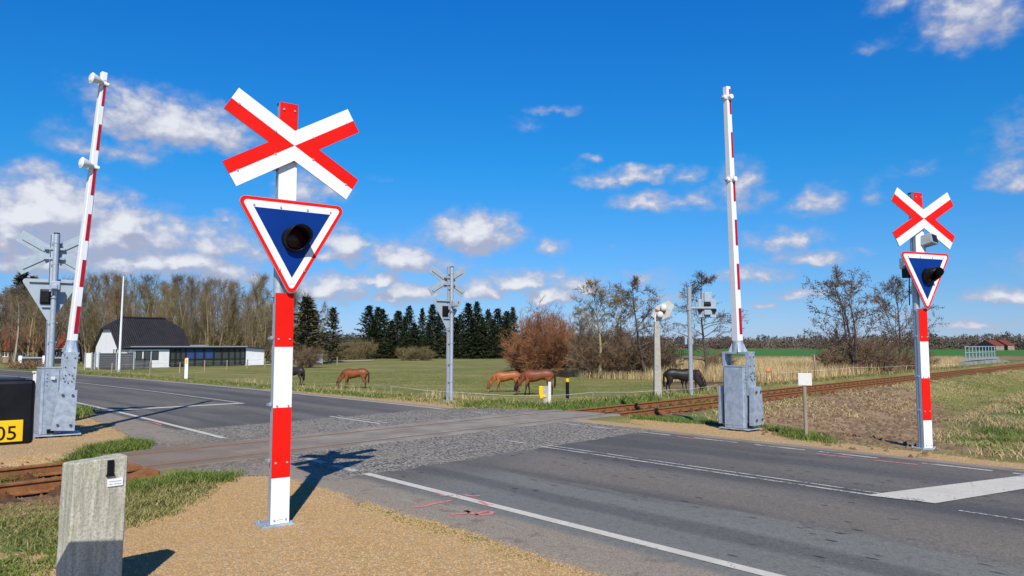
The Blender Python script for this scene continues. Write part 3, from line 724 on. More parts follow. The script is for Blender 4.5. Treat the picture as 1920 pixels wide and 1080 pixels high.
    # lamp: hooded tube with a dark red lens, housing behind the board
    lz = zt - .40; lx = .055
    lamp = empty('signal_lamp', (lx, 0, lz)); lamp.parent = t
    n = 28; r0 = .128; mb = MB(); vs = []; 
    for ring in (0, 1):
        for j in range(n):
            a_ = 2 * math.pi * j / n; top_ = .5 + .5 * math.sin(a_); ln = .075 + .165 * sst(np.array(top_ * 1.25))
            vs.append((r0 * math.cos(a_), -.055 if ring == 0 else -.055 - float(ln), r0 * math.sin(a_)))
    for ring in (0, 1):
        for j in range(n):
            a_ = 2 * math.pi * j / n; top_ = .5 + .5 * math.sin(a_); ln = .075 + .165 * sst(np.array(top_ * 1.25)); r1 = r0 - .008
            vs.append((r1 * math.cos(a_), -.055 if ring == 0 else -.055 - float(ln), r1 * math.sin(a_)))
    fs = []
    for j in range(n):
        k = (j + 1) % n
        fs += [(j, k, n + k, n + j), (2 * n + j, 3 * n + j, 3 * n + k, 2 * n + k), (n + j, n + k, 3 * n + k, 3 * n + j)]
    mb.add(vs, fs, 0, True); mb.build('lamp_hood', M['black'], lamp)
    mb = MB(); mb.ball((0, -.062, 0), r0 - .012, 0, 20, 8, (1, .35, 1)); mb.build('lamp_lens', M['lens'], lamp)
    mb = MB(); mb.box(-.02, .19, -.034, .02, -.17, .17, 0, bev=.02); mb.box(.0, .17, .02, .06, -.14, .14, 0, bev=.02); mb.build('lamp_housing', M['black'], lamp)
    mb = MB(); mb.box(-.15, .05, .20, .31, 3.03, 3.22, 0, bev=.012); mb.box(-.10, .01, .31, .335, 3.05, 3.15, 0, bev=.006)
    mb.tube([(-.03, .26, 3.03), (-.03, .26, 2.92), (.05, .16, 2.85), (.09, .06, 2.86)], .012, 6, 1); mb.build('junction_box', [M['galv'], M['black']], t)
    if extra_box:
        mb = MB(); Mx = Matrix.Translation((.12, -.02, 3.48)) @ Matrix.Rotation(R(-12), 4, 'X') @ Matrix.Rotation(R(18), 4, 'Z')
        mb.box(-.10, .14, -.13, .10, -.07, .10, 0, Mx, .012); mb.box(-.08, .12, -.134, -.13, -.05, .08, 1, Mx); mb.tube([(.1, .0, 3.40), (.1, .02, 3.25)], .018, 8); mb.build('sensor_box', [M['cablegrey'], M['black']], t)
        mb = MB(); mb.box(-.23, -.12, .05, .2, 2.86, 3.02, 0, bev=.01); mb.tube([(-.17, .1, 2.86), (-.16, .12, 2.6), (-.12, .16, 2.4)], .01, 6); mb.build('relay_box', M['black'], t)
    return t
crossing_sign((-2.32, 7.62, 0), R(36), 'large red and white crossing sign standing in the yellow gravel nearest the camera')
crossing_sign((7.24, 13.14, 0), R(21), 'red and white crossing sign carrying a grey sensor box, beside the mud bank', True).scale = (1.045,) * 3
crossing_sign((*at(841, 753), 0), R(181 + 36), 'grey back of a crossing sign on the far verge in front of the horses')
xl = atd(92, 700, 16.8); crossing_sign((xl[0], xl[1], 0), R(181 + 27), 'grey back of a crossing sign standing right behind the leaning barrier machine')

# ------------------------------------------------------------------ barrier machines with raised booms
def barrier(loc, rz, lean, label, horn, cdx=0.0, twist=0.0, top=7.54):
    t = empty('barrier', loc, rz, label, 'barrier', 'raised level crossing barriers')
    g_ = M['galv']
    mb = MB(); mb.box(-.22 + cdx, .26, -.36, .34, .03, .055, 0, bev=.005)
    for x_, y_ in ((-.2, -.24), (.2, -.24), (-.2, .2), (.2, .2)): mb.tube([(x_, y_, -.05), (x_, y_, .03)], .02, 8); mb.box(x_ - .07, x_ + .07, y_ - .07, y_ + .07, -.01, .006)
    mb.build('base_plate', g_, t)
    mb = MB(); mb.box(-.18, .20, -.24, .22, .06, 1.34, 0, bev=.008)
    mb.box(-.19, .21, -.25, .23, 1.34, 1.365, 0, bev=.006)
    mb.box(-.188, -.18, -.23, .21, .12, 1.30, 0)                           # door skin
    mb.box(.10, .11, -.256, -.24, .08, 1.33, 0); mb.box(-.15, -.14, -.252, -.24, .08, 1.33, 0)
    for z_ in (1.02, 1.10, 1.17, 1.24): mb.tube([(-.1, -.24, z_), (-.1, -.262, z_)], .012, 8)
    mb.box(-.03, .04, -.30, -.24, 1.12, 1.18, 1, bev=.006)
    cab = mb.build('cabinet', [g_, M['whitebox'], M['black']], t, (cdx, 0, 0)); cab.rotation_euler = (0, 0, R(10) if horn else 0)
    mb = MB(); mb.box(-.06, .06, -.275, -.24, .08, .16, 0, bev=.005); mb.build('latch', M['black'], cab)
    Mr = Matrix.Translation((0, 0, 1.12)) @ Matrix.Rotation(R(lean), 4, 'Y') @ Matrix.Translation((0, 0, -1.12))
    yoke = empty('yoke', (0, 0, 0)); yoke.parent = t
    mb = MB()
    for s_ in (-1, 1):
        y_ = s_ * .30; po = [(-.13, .75), (.13, .75), (.12, 1.62), (-.10, 1.62)]
        mb.prism(po, min(y_, y_ + s_ * .016), max(y_, y_ + s_ * .016), 0, Mr)
        mb.box(-.135, -.118, min(y_ - s_ * .05, y_), max(y_ - s_ * .05, y_), .75, 1.62, 0, Mr); mb.box(.112, .128, min(y_ - s_ * .05, y_), max(y_ - s_ * .05, y_), .75, 1.62, 0, Mr)
        f = y_ + s_ * .016
        for k in range(8):
            a_ = 2 * math.pi * k / 8; mb.tube([(.085 * math.cos(a_), f, 1.14 + .085 * math.sin(a_)), (.085 * math.cos(a_), f + s_ * .016, 1.14 + .085 * math.sin(a_))], .014, 6, 1, M=Mr)
        mb.tube([(0, f, 1.14), (0, f + s_ * .005, 1.14)], .06, 16, 0, M=Mr)
        for x_, z_ in ((-.07, 1.55), (.07, 1.55), (-.08, 1.36), (.08, 1.36)): mb.tube([(x_, f, z_), (x_, f + s_ * .014, z_)], .014, 6, 1, M=Mr)
    mb.box(-.125, .135, -.315, .315, 1.622, 1.66, 0, Mr)
    mb.build('yoke_frame', g_, yoke).data.materials.append(M['bolt'])
    for s_ in (-1, 1):
        mb = MB(); y0, y1 = (.318, .42) if s_ > 0 else (-.42, -.318)
        po = [(-.20, .13), (.20, .13), (.17, .92), (-.14, .92)]; mb.prism(po, y0, y1, 0, Mr)
        po2 = [(-.185, .15), (.185, .15), (.155, .90), (-.125, .90)]; yy = y1 if s_ > 0 else y0
        for x_, z_ in ((-.07, .82), (.10, .82), (-.10, .24), (.12, .24)): mb.tube([(x_, yy - s_ * .002, z_), (x_, yy + s_ * .03, z_)], .026, 6, 1, M=Mr); mb.tube([(x_, yy, z_), (x_, yy + s_ * .008, z_)], .04, 8, 0, M=Mr)
        mb.build('counterweight', [g_, M['bolt']], yoke)
    # boom
    boom = empty('boom', (0, 0, 0)); boom.parent = t
    mb = MB(); mb.tube([(0, 0, 1.66), (0, 0, 1.70), (0, 0, 1.90)], [.125, .115, .108], 16, 0, M=Mr)
    for k in range(4):
        a_ = math.pi / 2 * k + .6; mb.prism([(.10, 1.66), (.20, 1.66), (.11, 1.86)], -.008, .008, 0, Mr @ Matrix.Rotation(a_, 4, 'Z'))
    mb.build('boom_socket', g_, boom)
    z0, z1 = 1.90, top
    Mr0 = Mr; Mr = Mr @ Matrix.Rotation(R(twist), 4, 'Z')
    def half(z): k = (z - z0) / (z1 - z0); return .076 - .018 * k, .092 - .026 * k           # half width (x) and half depth (y)
    def sect(z, grow=0.0):
        hx, hy = half(z); hx += grow; hy += grow; c_ = .014
        return [(-hx, -hy + c_), (-hx + c_, -hy), (hx - c_, -hy), (hx, -hy + c_), (hx, hy - c_), (hx - c_, hy), (-hx + c_, hy), (-hx, hy - c_)]
    mb = MB(); n = 8; zs = [z0 + (z1 - z0) * i / 10 for i in range(11)]; vs = [(x, y, z) for z in zs for x, y in sect(z)]
    mb.add(vs, [(i * n + j, i * n + (j + 1) % n, (i + 1) * n + (j + 1) % n, (i + 1) * n + j) for i in range(10) for j in range(n)], 0, False, Mr)
    mb.add(vs[-n:], [tuple(range(n))], 0, False, Mr)
    pipe = mb.build('boom_tube', M['armwhite'], boom)
    zc = 2.03
    while zc < z1 - .05:
        ze = min(zc + .56, z1 - .015)
        mb = MB()
        for s_ in (-1, 1):
            vs = []
            for z in (zc, ze):
                hx, hy = half(z)
                for x in ((-hx + .055, hx - .015) if s_ < 0 else (-hx + .015, hx - .055)): vs.append((x, s_ * (hy + .0025), z))
            mb.add(vs, [(0, 1, 3, 2)] if s_ < 0 else [(0, 2, 3, 1)], 0, False, Mr)
        mb.build('red_stripe', M['armred'], pipe)
        zc += .955
    for z_ in (z1 - 2.04, z1 - .24):
        hx, hy = half(z_); lamp = empty('boom_lamp', (0, 0, 0)); lamp.parent = boom
        mb = MB(); vs = [(x, y, z) for z in (z_ - .05, z_ + .05) for x, y in sect(z_, .008)]
        mb.add(vs, [(j, (j + 1) % 8, 8 + (j + 1) % 8, 8 + j) for j in range(8)], 0, False, Mr); mb.build('lamp_band', M['whitebox'], lamp)
        mb = MB()
        if horn:
            mb.tube([(-.04, -hy - .005, z_), (-.10, -hy - .04, z_), (-.17, -hy - .06, z_ + .005), (-.27, -hy - .07, z_ + .01)], [.045, .055, .085, .115], 16, 0, M=Mr); mb.tube([(-.27, -hy - .07, z_ + .01), (-.30, -hy - .072, z_ + .01)], [.115, .07], 16, 0, M=Mr)
            mb.tube([(.0, -hy, z_ - .01), (.09, -hy - .02, z_ - .02)], .04, 10, 0, M=Mr)
        else:
            mb.tube([(-hx - .005, 0, z_), (-hx - .06, 0, z_)], [.06, .05], 14, 0, M=Mr); mb.tube([(-hx - .06, 0, z_), (-hx - .10, 0, z_)], [.05, .02], 14, 1, M=Mr)
            mb.tube([(0, -hy - .005, z_), (0, -hy - .08, z_)], [.06, .05], 14, 0, M=Mr)
        mb.build('lamp_head', [M['armwhite'], M['cablegrey']], lamp)
    return t
barrier((*at(122, 816), 0), AN - R(8), 3.7, 'raised barrier leaning right with two white horn lamps, beside the left track end', True, -.31, 16)
barrier((*at(1388, 806), 0), AN, -2.1, 'raised barrier with plain white boom front and small round lamps, before the mud bank', False, -.06, -13, 7.42)

# ------------------------------------------------------------------ foreground left: concrete post and black box
def lichen_mat():
    b = NB('lichen_concrete'); p = b.pos(True); s_ = b.noise(p, 7, 4, .6, (3.2, 3.2, .30)); f_ = b.noise(p, 55, 5, .7); m_ = b.noise(p, 4, 4, .6)
    cc = b.mix(b.ramp(s_, .35, .65), (.40, .385, .31), (.60, .575, .48)); cc = b.mix(b.math('MULTIPLY', b.ramp(f_, .45, .62), .6), cc, (.24, .24, .16))
    cc = b.mix(b.math('MULTIPLY', b.ramp(m_, .5, .7), .45), cc, (.33, .33, .17)); cc = b.mix(b.math('MULTIPLY', b.ramp(b.noise(p, 16, 4, .7), .6, .7), .6), cc, (.55, .54, .47))
    h = b.math('ADD', b.math('MULTIPLY', s_, .8), b.math('MULTIPLY', f_, .5))
    return b.out(cc, .95, b.bump(h, .8, .012))
LICH = lichen_mat()
px0, py0 = -2.90, 5.34
t = empty('concrete_post', (px0, py0, 0), R(47), 'weathered grey concrete marker post with lichen streaks and a small white label', 'concrete post')
mb = MB(); dd = .23; zt_ = .985
v = [(-.19, 0, -.4), (.165, 0, -.4), (.165, dd, -.4), (-.19, dd, -.4), (-.165, 0, zt_), (.185, 0, zt_ + .02), (.18, dd - .05, zt_ + .02), (-.185, dd - .03, zt_ - .012)]
bm = bmesh.new(); bv = [bm.verts.new(q) for q in v]
for f in ((3, 2, 1, 0), (4, 5, 6, 7), (0, 1, 5, 4), (1, 2, 6, 5), (2, 3, 7, 6), (3, 0, 4, 7)): bm.faces.new([bv[i] for i in f])
bmesh.ops.subdivide_edges(bm, edges=bm.edges[:], cuts=14, use_grid_fill=True)
bmesh.ops.bevel(bm, geom=[e for e in bm.edges if e.calc_face_angle(0) > .5], offset=.008, segments=1, affect='EDGES')
for vv in bm.verts:
    q = vv.co; f_ = float(fbm(np.array([q.x * 1.0 + q.y * 3]), np.array([q.z]), 9, 3, 4)[0]) - .5; g_ = float(fbm(np.array([q.x * 4 + q.y]), np.array([q.z * .4]), 16, 2, 6)[0]) - .5
    vv.co += vv.normal * (.010 * f_ + .008 * g_)
me = bpy.data.meshes.new('body'); bm.to_mesh(me); bm.free(); me.materials.append(LICH); link('body', me, t)
mb = MB(); mb.box(.045, .088, -.012, .004, .885, .985, 0, bev=.003); mb.box(.04, .093, -.018, .004, .872, .885, 0); mb.build('holder', M['black'], t)
mb = MB(); mb.box(.05, .152, -.010, .004, .80, .852, 0); 
for z_, xs in ((.834, ((.06, .142),)), (.815, ((.06, .085), (.092, .142)))):
    for a_, c_ in xs:
        x_ = a_
        while x_ < c_ - .004: w_ = rng.uniform(.002, .005); mb.box(x_, x_ + w_, -.0112, -.0098, z_ - .003, z_ + .003, 1); x_ += w_ + .0018
mb.build('label', [M['white'], M['cablegrey']], t)
# black box with the yellow number plate
bx = atd(60, 770, 3.80); t = empty('signal_box', (bx[0] - .20, 3.65, 0), R(38), 'black plastic box with a yellow number plate reading 05 at the left edge', 'equipment box')
mb = MB(); mb.box(-.27, .262, -.005, .30, 1.305, 1.625, 0, bev=.018); body = mb.build('box', M['black'], t)
mb = MB(); mb.box(-.2, .22, .02, .28, 1.61, 1.632, 0, bev=.008); mb.build('lid', M['black'], t)
mb = MB(); mb.box(-.25, .215, -.0125, -.0045, 1.322, 1.428, 0, bev=.002); plate = mb.build('number_plate', M['yellow'], t)
fc = bpy.data.curves.new('digits', 'FONT'); fc.body = '05'; fc.size = .096; fc.extrude = .0012; fc.align_x = 'RIGHT'; fc.space_character = 1.0
fo = bpy.data.objects.new('digits', fc); col.objects.link(fo); dg = bpy.context.evaluated_depsgraph_get(); dm = bpy.data.meshes.new_from_object(fo.evaluated_get(dg)); bpy.data.objects.remove(fo)
dm.materials.clear(); dm.materials.append(M['black']); do = link('digits', dm, plate, (.192, -.0140, 1.334)); do.rotation_euler = (R(90), 0, 0)
mb = MB(); mb.box(-.2, .10, .05, .22, 1.282, 1.306, 0, bev=.004); mb.tube([(.03, .10, 1.282), (.03, .10, 1.255)], [.022, .014], 8); mb.build('bracket', M['cablegrey'], t)
mb = MB(); mb.tube([(-.13, .14, -.2), (-.13, .14, 1.265)], .045, 12); mb.build('post', M['galv'], t)

# ------------------------------------------------------------------ small posts and signs
lp = at(59, 813); t = empty('marker_sign', (*lp, 0), R(-4), 'small pale sign seen from behind on a leaning round wooden post at the left', 'small sign')
mb = MB(); mb.tube([(0, 0, -.2), (.05, .03, .6), (.125, .05, 1.22)], [.040, .038, .036], 10); mb.build('post', M['timber'], t)
mb = MB(); mb.box(-.09, .36, .085, .098, .99, 1.24, 0, bev=.003); mb.box(-.095, .365, .06, .103, 1.235, 1.262, 0); mb.tube([(-.06, .06, 1.225), (-.06, .09, 1.225)], .012, 6, 1); mb.tube([(.33, .06, 1.225), (.33, .09, 1.225)], .012, 6, 1); mb.build('plate', [M['whitebox'], M['bolt']], t)
wp = at(1512, 822); t = empty('marker_sign', (*wp, gz1(*wp)), R(-14), 'blank off-white square plate on a thin wooden post beside the mud bank', 'small sign')
mb = MB(); mb.tube([(0, 0, -.2), (-.01, .0, 1.13)], .036, 10); mb.build('post', M['timber'], t)
mb = MB(); mb.box(-.125, .125, -.05, -.036, 1.02, 1.26, 0, bev=.006); mb.build('plate', M['whitebox'], t)
bp = (8.62, 12.35); tag(MB().box(-.05, .05, -.05, .05, -.2, .42, 0, bev=.008).build('wooden_stake', M['darktimber'], None, (*bp, gz1(*bp))), 'short dark brown wooden stake at the right edge of the gravel strip', 'stake')
sp = atg(1529, 710); t = MB().tube([(.02, 0, -.3), (-.0, 0, 1.2), (-.09, 0, 2.15)], [.10, .095, .085], 10).build('leaning_pole', M['timber'], None, sp)
tag(t, 'bare wooden pole leaning slightly left in front of the reeds', 'pole')

# old hexagonal warning signal seen from behind, on a concrete pole
ob = atg(1233, 742); OY = ob[1]; k_ = OY / FPX
t = empty('warning_signal', ob, 0, 'old hexagonal warning signal with rusty round lamps on a pale concrete pole', 'warning signal')
CP = simple('pale_concrete', (.42, .385, .32), .9, 0, .12, 8, .3, (.22, .20, .16), .4, 5)
hz = lambda px, py: (atd(px, py, OY)[0] - ob[0], atd(px, py, OY)[2] - ob[2])
ztop = hz(1233, 603)[1]
mb = MB(); mb.add([(x * s_, y * s_, z) for z, s_ in ((-.3, .135), (ztop, .085)) for x, y in ((-1, -1), (1, -1), (1, 1), (-1, 1))], [(0, 1, 5, 4), (1, 2, 6, 5), (2, 3, 7, 6), (3, 0, 4, 7), (4, 5, 6, 7)]); mb.build('pole', CP, t)
SB = simple('weathered_signal_back', (.50, .49, .46), .7, 0, .08, 8, .1, (.30, .14, .07), .55, 2.2)
poly = [hz(*q) for q in ((1221.5, 592), (1231, 574), (1254, 563.5), (1264.7, 572), (1256, 593.5), (1235, 603))]
mb = MB(); mb.prism(poly, .05, .10, 0); c0 = np.mean(poly, 0); inner = [tuple(c0 + (np.array(q) - c0) * 1.06) for q in poly]; mb.prism(inner, .10, .115, 1); mb.build('backboard', [SB, M['cablegrey']], t)
for q in ((1244, 577), (1237, 590)):
    c_ = hz(*q); mb = MB(); mb.tube([(c_[0], .05, c_[1]), (c_[0], -.08, c_[1])], .115, 18); mb.ball((c_[0], -.08, c_[1]), .115, 0, 16, 8, (1, .5, 1)); mb.build('lamp', M['whitebox'], t)
mb = MB(); a_, c_ = hz(1229, 583), hz(1247, 587); mb.prism([(a_[0], a_[1]), (c_[0], c_[1] - .03), (c_[0] - .02, c_[1] + .03), (a_[0], a_[1] + .08)], .02, .045); mb.build('bracket', RUST, t)
mb = MB(); a_ = hz(1229, 590); mb.tube([(a_[0], .0, a_[1]), (a_[0] - .03, -.02, a_[1] - .12), (0, -.02, ztop - .3)], .018, 8); mb.build('cable', M['armwhite'], t)

# grey pole with a side arm and light signals seen from behind
ob = atg(1296, 740); OY = ob[1]
t = empty('signal_mast', ob, 0, 'tall grey pole with a side arm carrying signal lights seen from behind', 'signal mast')
mb = MB(); zt_ = hz2 = atd(1292, 538, OY); dx_ = zt_[0] - ob[0]; mb.tube([(0, 0, -.3), (dx_, 0, zt_[2] - ob[2])], .083, 14); mb.build('pole', M['cablegrey'], t)
hz = lambda px, py: (atd(px, py, OY)[0] - ob[0], atd(px, py, OY)[2] - ob[2])
a_, c_ = hz(1292, 577.5), hz(1342, 577.5); mb = MB(); mb.tube([(a_[0], 0, a_[1]), (c_[0], 0, c_[1])], .052, 12); mb.tube([(a_[0] + .0, 0, a_[1] - .09), (a_[0], 0, a_[1] + .09)], .10, 14); mb.build('side_arm', M['cablegrey'], t)
(x0, zb), (x1, zt2) = hz(1311, 595), hz(1344, 560); mb = MB(); mb.box(x0, x1, .10, .13, zb, zt2, 0, bev=.01); mb.build('backboard', M['signback'], t)
(x0, zb), (x1, zt2) = hz(1318, 594), hz(1335, 547)
mb = MB()
for x_ in (x0, x1 - .07): mb.box(x_, x_ + .07, .055, .095, zb, zt2, 0)
mb.build('frame', M['galv'], t)
for y0_, y1_ in ((548, 566), (568, 574), (581, 590)):
    (a0, b0), (a1, b1) = hz(1320.5, y1_), hz(1333, y0_); mb = MB(); mb.box(a0, a1, -.02, .09, b0, b1, 0 if y0_ != 568 else 1, bev=.012); mb.build('lamp_housing', [M['signback'], M['black']], t)
for q in (1313, 1340):
    a_ = hz(q, 582); mb = MB(); mb.tube([(a_[0], .09, a_[1]), (a_[0], .0, a_[1])], .075, 14); mb.build('lamp', M['black'], t)
(x0, zb), (x1, zt2) = hz(1285, 646), hz(1301, 635); mb = MB(); mb.box(x0, x1, .08, .2, zb, zt2, 0, bev=.015); mb.build('junction_box', M['signback'], t)

# yellow equipment box on two posts, black and yellow bollard
ob = atg(1027, 758); OY = ob[1]
t = empty('equipment_post', ob, 0, 'yellow equipment box fixed to a grey concrete post in the grass', 'equipment box')
hz = lambda px, py: (atd(px, py, OY)[0] - ob[0], atd(px, py, OY)[2] - ob[2])
(x0, zb), (x1, zt2) = hz(1028, 762), hz(1033, 716); mb = MB(); mb.box(x0, x1, -.05, .06, -.2, zt2, 0, bev=.006); mb.build('post', M['whitebox'], t)
(x0, zb), (x1, zt2) = hz(1018, 757), hz(1028, 724); mb = MB(); mb.box(x0, x1, -.03, .05, -.2, zt2, 0, bev=.006); mb.build('panel', CP, t)
(x0, zb), (x1, zt2) = hz(1010.5, 747), hz(1018, 724); mb = MB(); mb.box(x0, x1, -.06, .1, zb, zt2, 0, bev=.02); (x2, z2), (x3, z3) = hz(1017, 745), hz(1024, 741); mb.box(x2, x3, -.08, .0, z2, z3, 0, bev=.01); mb.build('yellow_box', M['yellow'], t)
a_ = hz(1018, 747); mb = MB(); mb.tube([(a_[0], -.02, a_[1]), (a_[0] + .05, -.02, a_[1] - .15), (a_[0] + .07, 0, -.05)], .014, 6); mb.build('cable', M['black'], t)
ob = atg(1064, 755); OY = ob[1]
t = empty('marker_bollard', ob, 0, 'black bollard with a yellow reflective band standing in the grass', 'bollard')
hz = lambda px, py: (atd(px, py, OY)[0] - ob[0], atd(px, py, OY)[2] - ob[2])
zA, zB, zC, zD = (hz(1063, q)[1] for q in (747, 716, 709, 706)); mb = MB(); mb.tube([(0, 0, zA), (0, 0, zB)], .088, 20, 0); mb.tube([(0, 0, zC), (0, 0, zD - .02), (0, 0, zD)], [.088, .088, .05], 20, 0); mb.build('body', M['black'], t)
mb = MB(); mb.tube([(0, 0, zB), (0, 0, zC)], .092, 20, 0); mb.build('yellow_band', M['yellow'], t)
for x_ in (-.02, .05): mb = MB(); mb.tube([(x_, 0, -.1), (x_, 0, zA)], .014, 8); mb.build('leg', M['alu'], t)

# white marker post with reflector on the far verge, white flagpole, grey notice board
ob = atg(349, 711); OY = ob[1]; hz = lambda px, py: (atd(px, py, OY)[0] - ob[0], atd(px, py, OY)[2] - ob[2])
t = empty('edge_marker', ob, 0, 'white road edge post with yellow and red reflectors on the grass verge', 'road marker')
zA = hz(349, 670)[1]; mb = MB(); mb.prism([(-.085, -.2), (.085, -.2), (.085, zA + .02), (-.085, zA - .03)], -.03, .03, 0); mb.build('post', M['white'], t)
z0_, z1_ = hz(349, 682)[1], hz(349, 674)[1]; mb = MB(); mb.box(-.055, .055, -.04, -.029, z0_, z1_, 0); mb.build('reflector', M['yellow'], t)
mb = MB(); mb.prism([(-.088, zA - .08), (.088, zA - .03), (.088, zA + .024), (-.088, zA - .026)], -.034, .034, 0); mb.build('red_cap', M['red'], t)
ob = atg(223, 697); OY = ob[1]; zA = atd(225, 520, OY)[2] - ob[2]; t = empty('flagpole', ob, 0, 'tall slim white flagpole without a flag in front of the white house', 'flagpole')
MB().tube([(0, 0, -.3), (0, 0, 1.2), (.1, 0, zA)], [.15, .14, .075], 12).build('pole', M['armwhite'], t); MB().ball((.1, 0, zA + .04), .09).build('finial', M['armwhite'], t); MB().tube([(0, 0, -.1), (0, 0, .25)], .2, 12).build('base', M['cablegrey'], t)
ob = atg(599, 684); OY = ob[1]; zA = atd(599, 664, OY)[2] - ob[2]; t = empty('notice_board', ob, R(12), 'small grey notice board standing at the edge of the paddock', 'notice board')
MB().box(-.48, .48, -.05, .05, .25, zA, 0, bev=.02).build('panel', M['cablegrey'], t)
for x_ in (-.42, .42): MB().tube([(x_, .02, -.2), (x_, .02, zA)], .04, 8).build('leg', M['cablegrey'], t)
for z_ in (.55, .75, .95): pass
# ------------------------------------------------------------------ horses
def horse_mat(name, coat, leg, muzzle=None):
    b = NB(name); p = b.pos(True); z = b.n('ShaderNodeSeparateXYZ'); b.set(z.inputs[0], p)
    n_ = b.noise(p, 5, 4, .6)
    cc = b.mix(b.ramp(n_, .3, .7), tuple(q * .8 for q in coat), tuple(q * 1.25 for q in coat))
    cc = b.mix(b.ramp(b.math('MULTIPLY_ADD', n_, .1, z.outputs[2]), .72, .46), cc, leg)
    cc = b.mix(b.math('MULTIPLY', b.ramp(b.math('MULTIPLY_ADD', n_, .25, z.outputs[2]), 1.30, 1.52), .6), cc, tuple(q * .45 for q in coat))
    hd = b.math('MULTIPLY', b.ramp(z.outputs[0], 1.18, 1.3), b.ramp(z.outputs[2], .25, .12)); cc = b.mix(hd, cc, muzzle or leg)
    b.bsdf.inputs['Specular IOR Level'].default_value = .35
    return b.out(cc, .5, b.bump(b.noise(p, 60, 2, .5), .1, .01))
def make_horse(loc, rz, label, coat, leg, hair, scale=1.0, step=0.0, muzzle=None, head=0.0):
    t = empty('horse', loc, rz, label, 'horse', 'horses grazing in the paddock'); t.scale = (scale,) * 3
    mb = MB()
    def loft(secs, n=14):                    # rings (x, y, z, half height, half width), each square to the path
        vs = []; k = len(secs)
        for i, (x, y, z, hh, hw) in enumerate(secs):
            a_, c_ = secs[max(i - 1, 0)], secs[min(i + 1, k - 1)]; tx, tz = c_[0] - a_[0], c_[2] - a_[2]; l_ = math.hypot(tx, tz) or 1; nx_, nz_ = -tz / l_, tx / l_
            for j in range(n):
                th = 2 * math.pi * j / n; vs.append((x + nx_ * hh * math.cos(th), y + hw * math.sin(th), z + nz_ * hh * math.cos(th)))
        fs = [(i * n + j, i * n + (j + 1) % n, (i + 1) * n + (j + 1) % n, (i + 1) * n + j) for i in range(k - 1) for j in range(n)]
        fs += [tuple(range(n))[::-1], tuple(range((k - 1) * n, k * n))]
        mb.add(vs, fs)
    h_ = head
    loft([(-.91, 0, 1.19, .05, .05), (-.87, 0, 1.17, .16, .15), (-.77, 0, 1.14, .27, .24), (-.58, 0, 1.13, .335, .285), (-.38, 0, 1.155, .32, .29), (-.15, 0, 1.13, .295, .285), (.10, 0, 1.08, .335, .30), (.35, 0, 1.06, .37, .29), (.55, 0, 1.10, .36, .25), (.70, 0, 1.11, .29, .21), (.82, 0, 1.07, .20, .15), (.88, 0, 1.05, .06, .06)])
    loft([(.56, 0, 1.20, .26, .13), (.78, 0, 1.08, .25, .12), (.94, 0, .92, .205, .10), (1.10, 0, .70, .155, .085), (1.20, 0, .50, .125, .078), (1.24, 0, .42, .09, .06)])
    loft([(1.21, 0, .55, .06, .06), (1.25, 0, .46, .12, .085), (1.275 + h_, 0, .34, .125, .088), (1.275 + h_, 0, .20, .085, .066), (1.265 + h_, 0, .09, .066, .058), (1.26 + h_, 0, .03, .035, .035)])
    for s_ in (-1, 1):
        f = step * s_
        loft([(.57, .14 * s_, 1.0, .15, .09), (.59, .16 * s_, .80, .115, .085), (.60 + .6 * f, .16 * s_, .62, .074, .066), (.61 + .9 * f, .155 * s_, .47, .058, .055), (.605 + 1.05 * f, .155 * s_, .40, .046, .044), (.60 + 1.5 * f, .155 * s_, .22, .037, .036), (.61 + 1.7 * f, .155 * s_, .13, .046, .044), (.635 + 1.8 * f, .155 * s_, .06, .044, .044), (.645 + 1.8 * f, .155 * s_, -.02, .065, .058)], 10)
        f = -step * s_ * .9
        loft([(-.62, .13 * s_, 1.10, .24, .12), (-.60, .16 * s_, .88, .19, .105), (-.62 + .5 * f, .165 * s_, .69, .115, .08), (-.725 + .8 * f, .16 * s_, .53, .074, .058), (-.74 + .95 * f, .16 * s_, .43, .054, .048), (-.72 + 1.3 * f, .16 * s_, .25, .041, .038), (-.70 + 1.5 * f, .16 * s_, .14, .048, .045), (-.675 + 1.6 * f, .16 * s_, .06, .046, .045), (-.665 + 1.6 * f, .16 * s_, -.02, .066, .06)], 10)
        mb.add([(1.24, .045 * s_, .50), (1.21, .085 * s_, .52), (1.27, .09 * s_, .49), (1.33, .10 * s_, .62)], [(0, 1, 2), (0, 3, 1), (1, 3, 2), (2, 3, 0)])
    o = bpy.data.objects.new('body', mb.mesh('body', [])); col.objects.link(o)
    rm = o.modifiers.new('remesh', 'REMESH'); rm.mode = 'VOXEL'; rm.voxel_size = .024
    sm_ = o.modifiers.new('smooth', 'SMOOTH'); sm_.iterations = 5; sm_.factor = .5
    bpy.context.view_layer.update()
    m2 = bpy.data.meshes.new_from_object(o.evaluated_get(bpy.context.evaluated_depsgraph_get())); m2.name = 'body'
    bpy.data.objects.remove(o)
    m2.materials.clear(); m2.materials.append(horse_mat('horse_coat', coat, leg, muzzle))
    m2.polygons.foreach_set('use_smooth', np.ones(len(m2.polygons), bool)); link('body', m2, t)
    HM = simple('horse_hair', hair, .6, 0, .3, 20)
    mb = MB(); q = random.Random(int(loc[0] * 10))
    for k in range(26):
        y_ = q.uniform(-.05, .05); x_ = q.uniform(-.03, .03)
        mb.tube([(-.86 + x_ * .3, y_ * .4, 1.30), (-.96 + x_, y_, 1.12), (-.97 + x_, y_ * 1.3, .75), (-.94 + x_ * 1.6, y_ * 1.4, q.uniform(.35, .52))], [.022, .03, .026, .006], 5)
    mb.build('tail', HM, t)
    mb = MB(); cr_ = [(.70, 1.38), (.92, 1.22), (1.08, 1.02), (1.22, .78), (1.31, .58), (1.35, .46)]
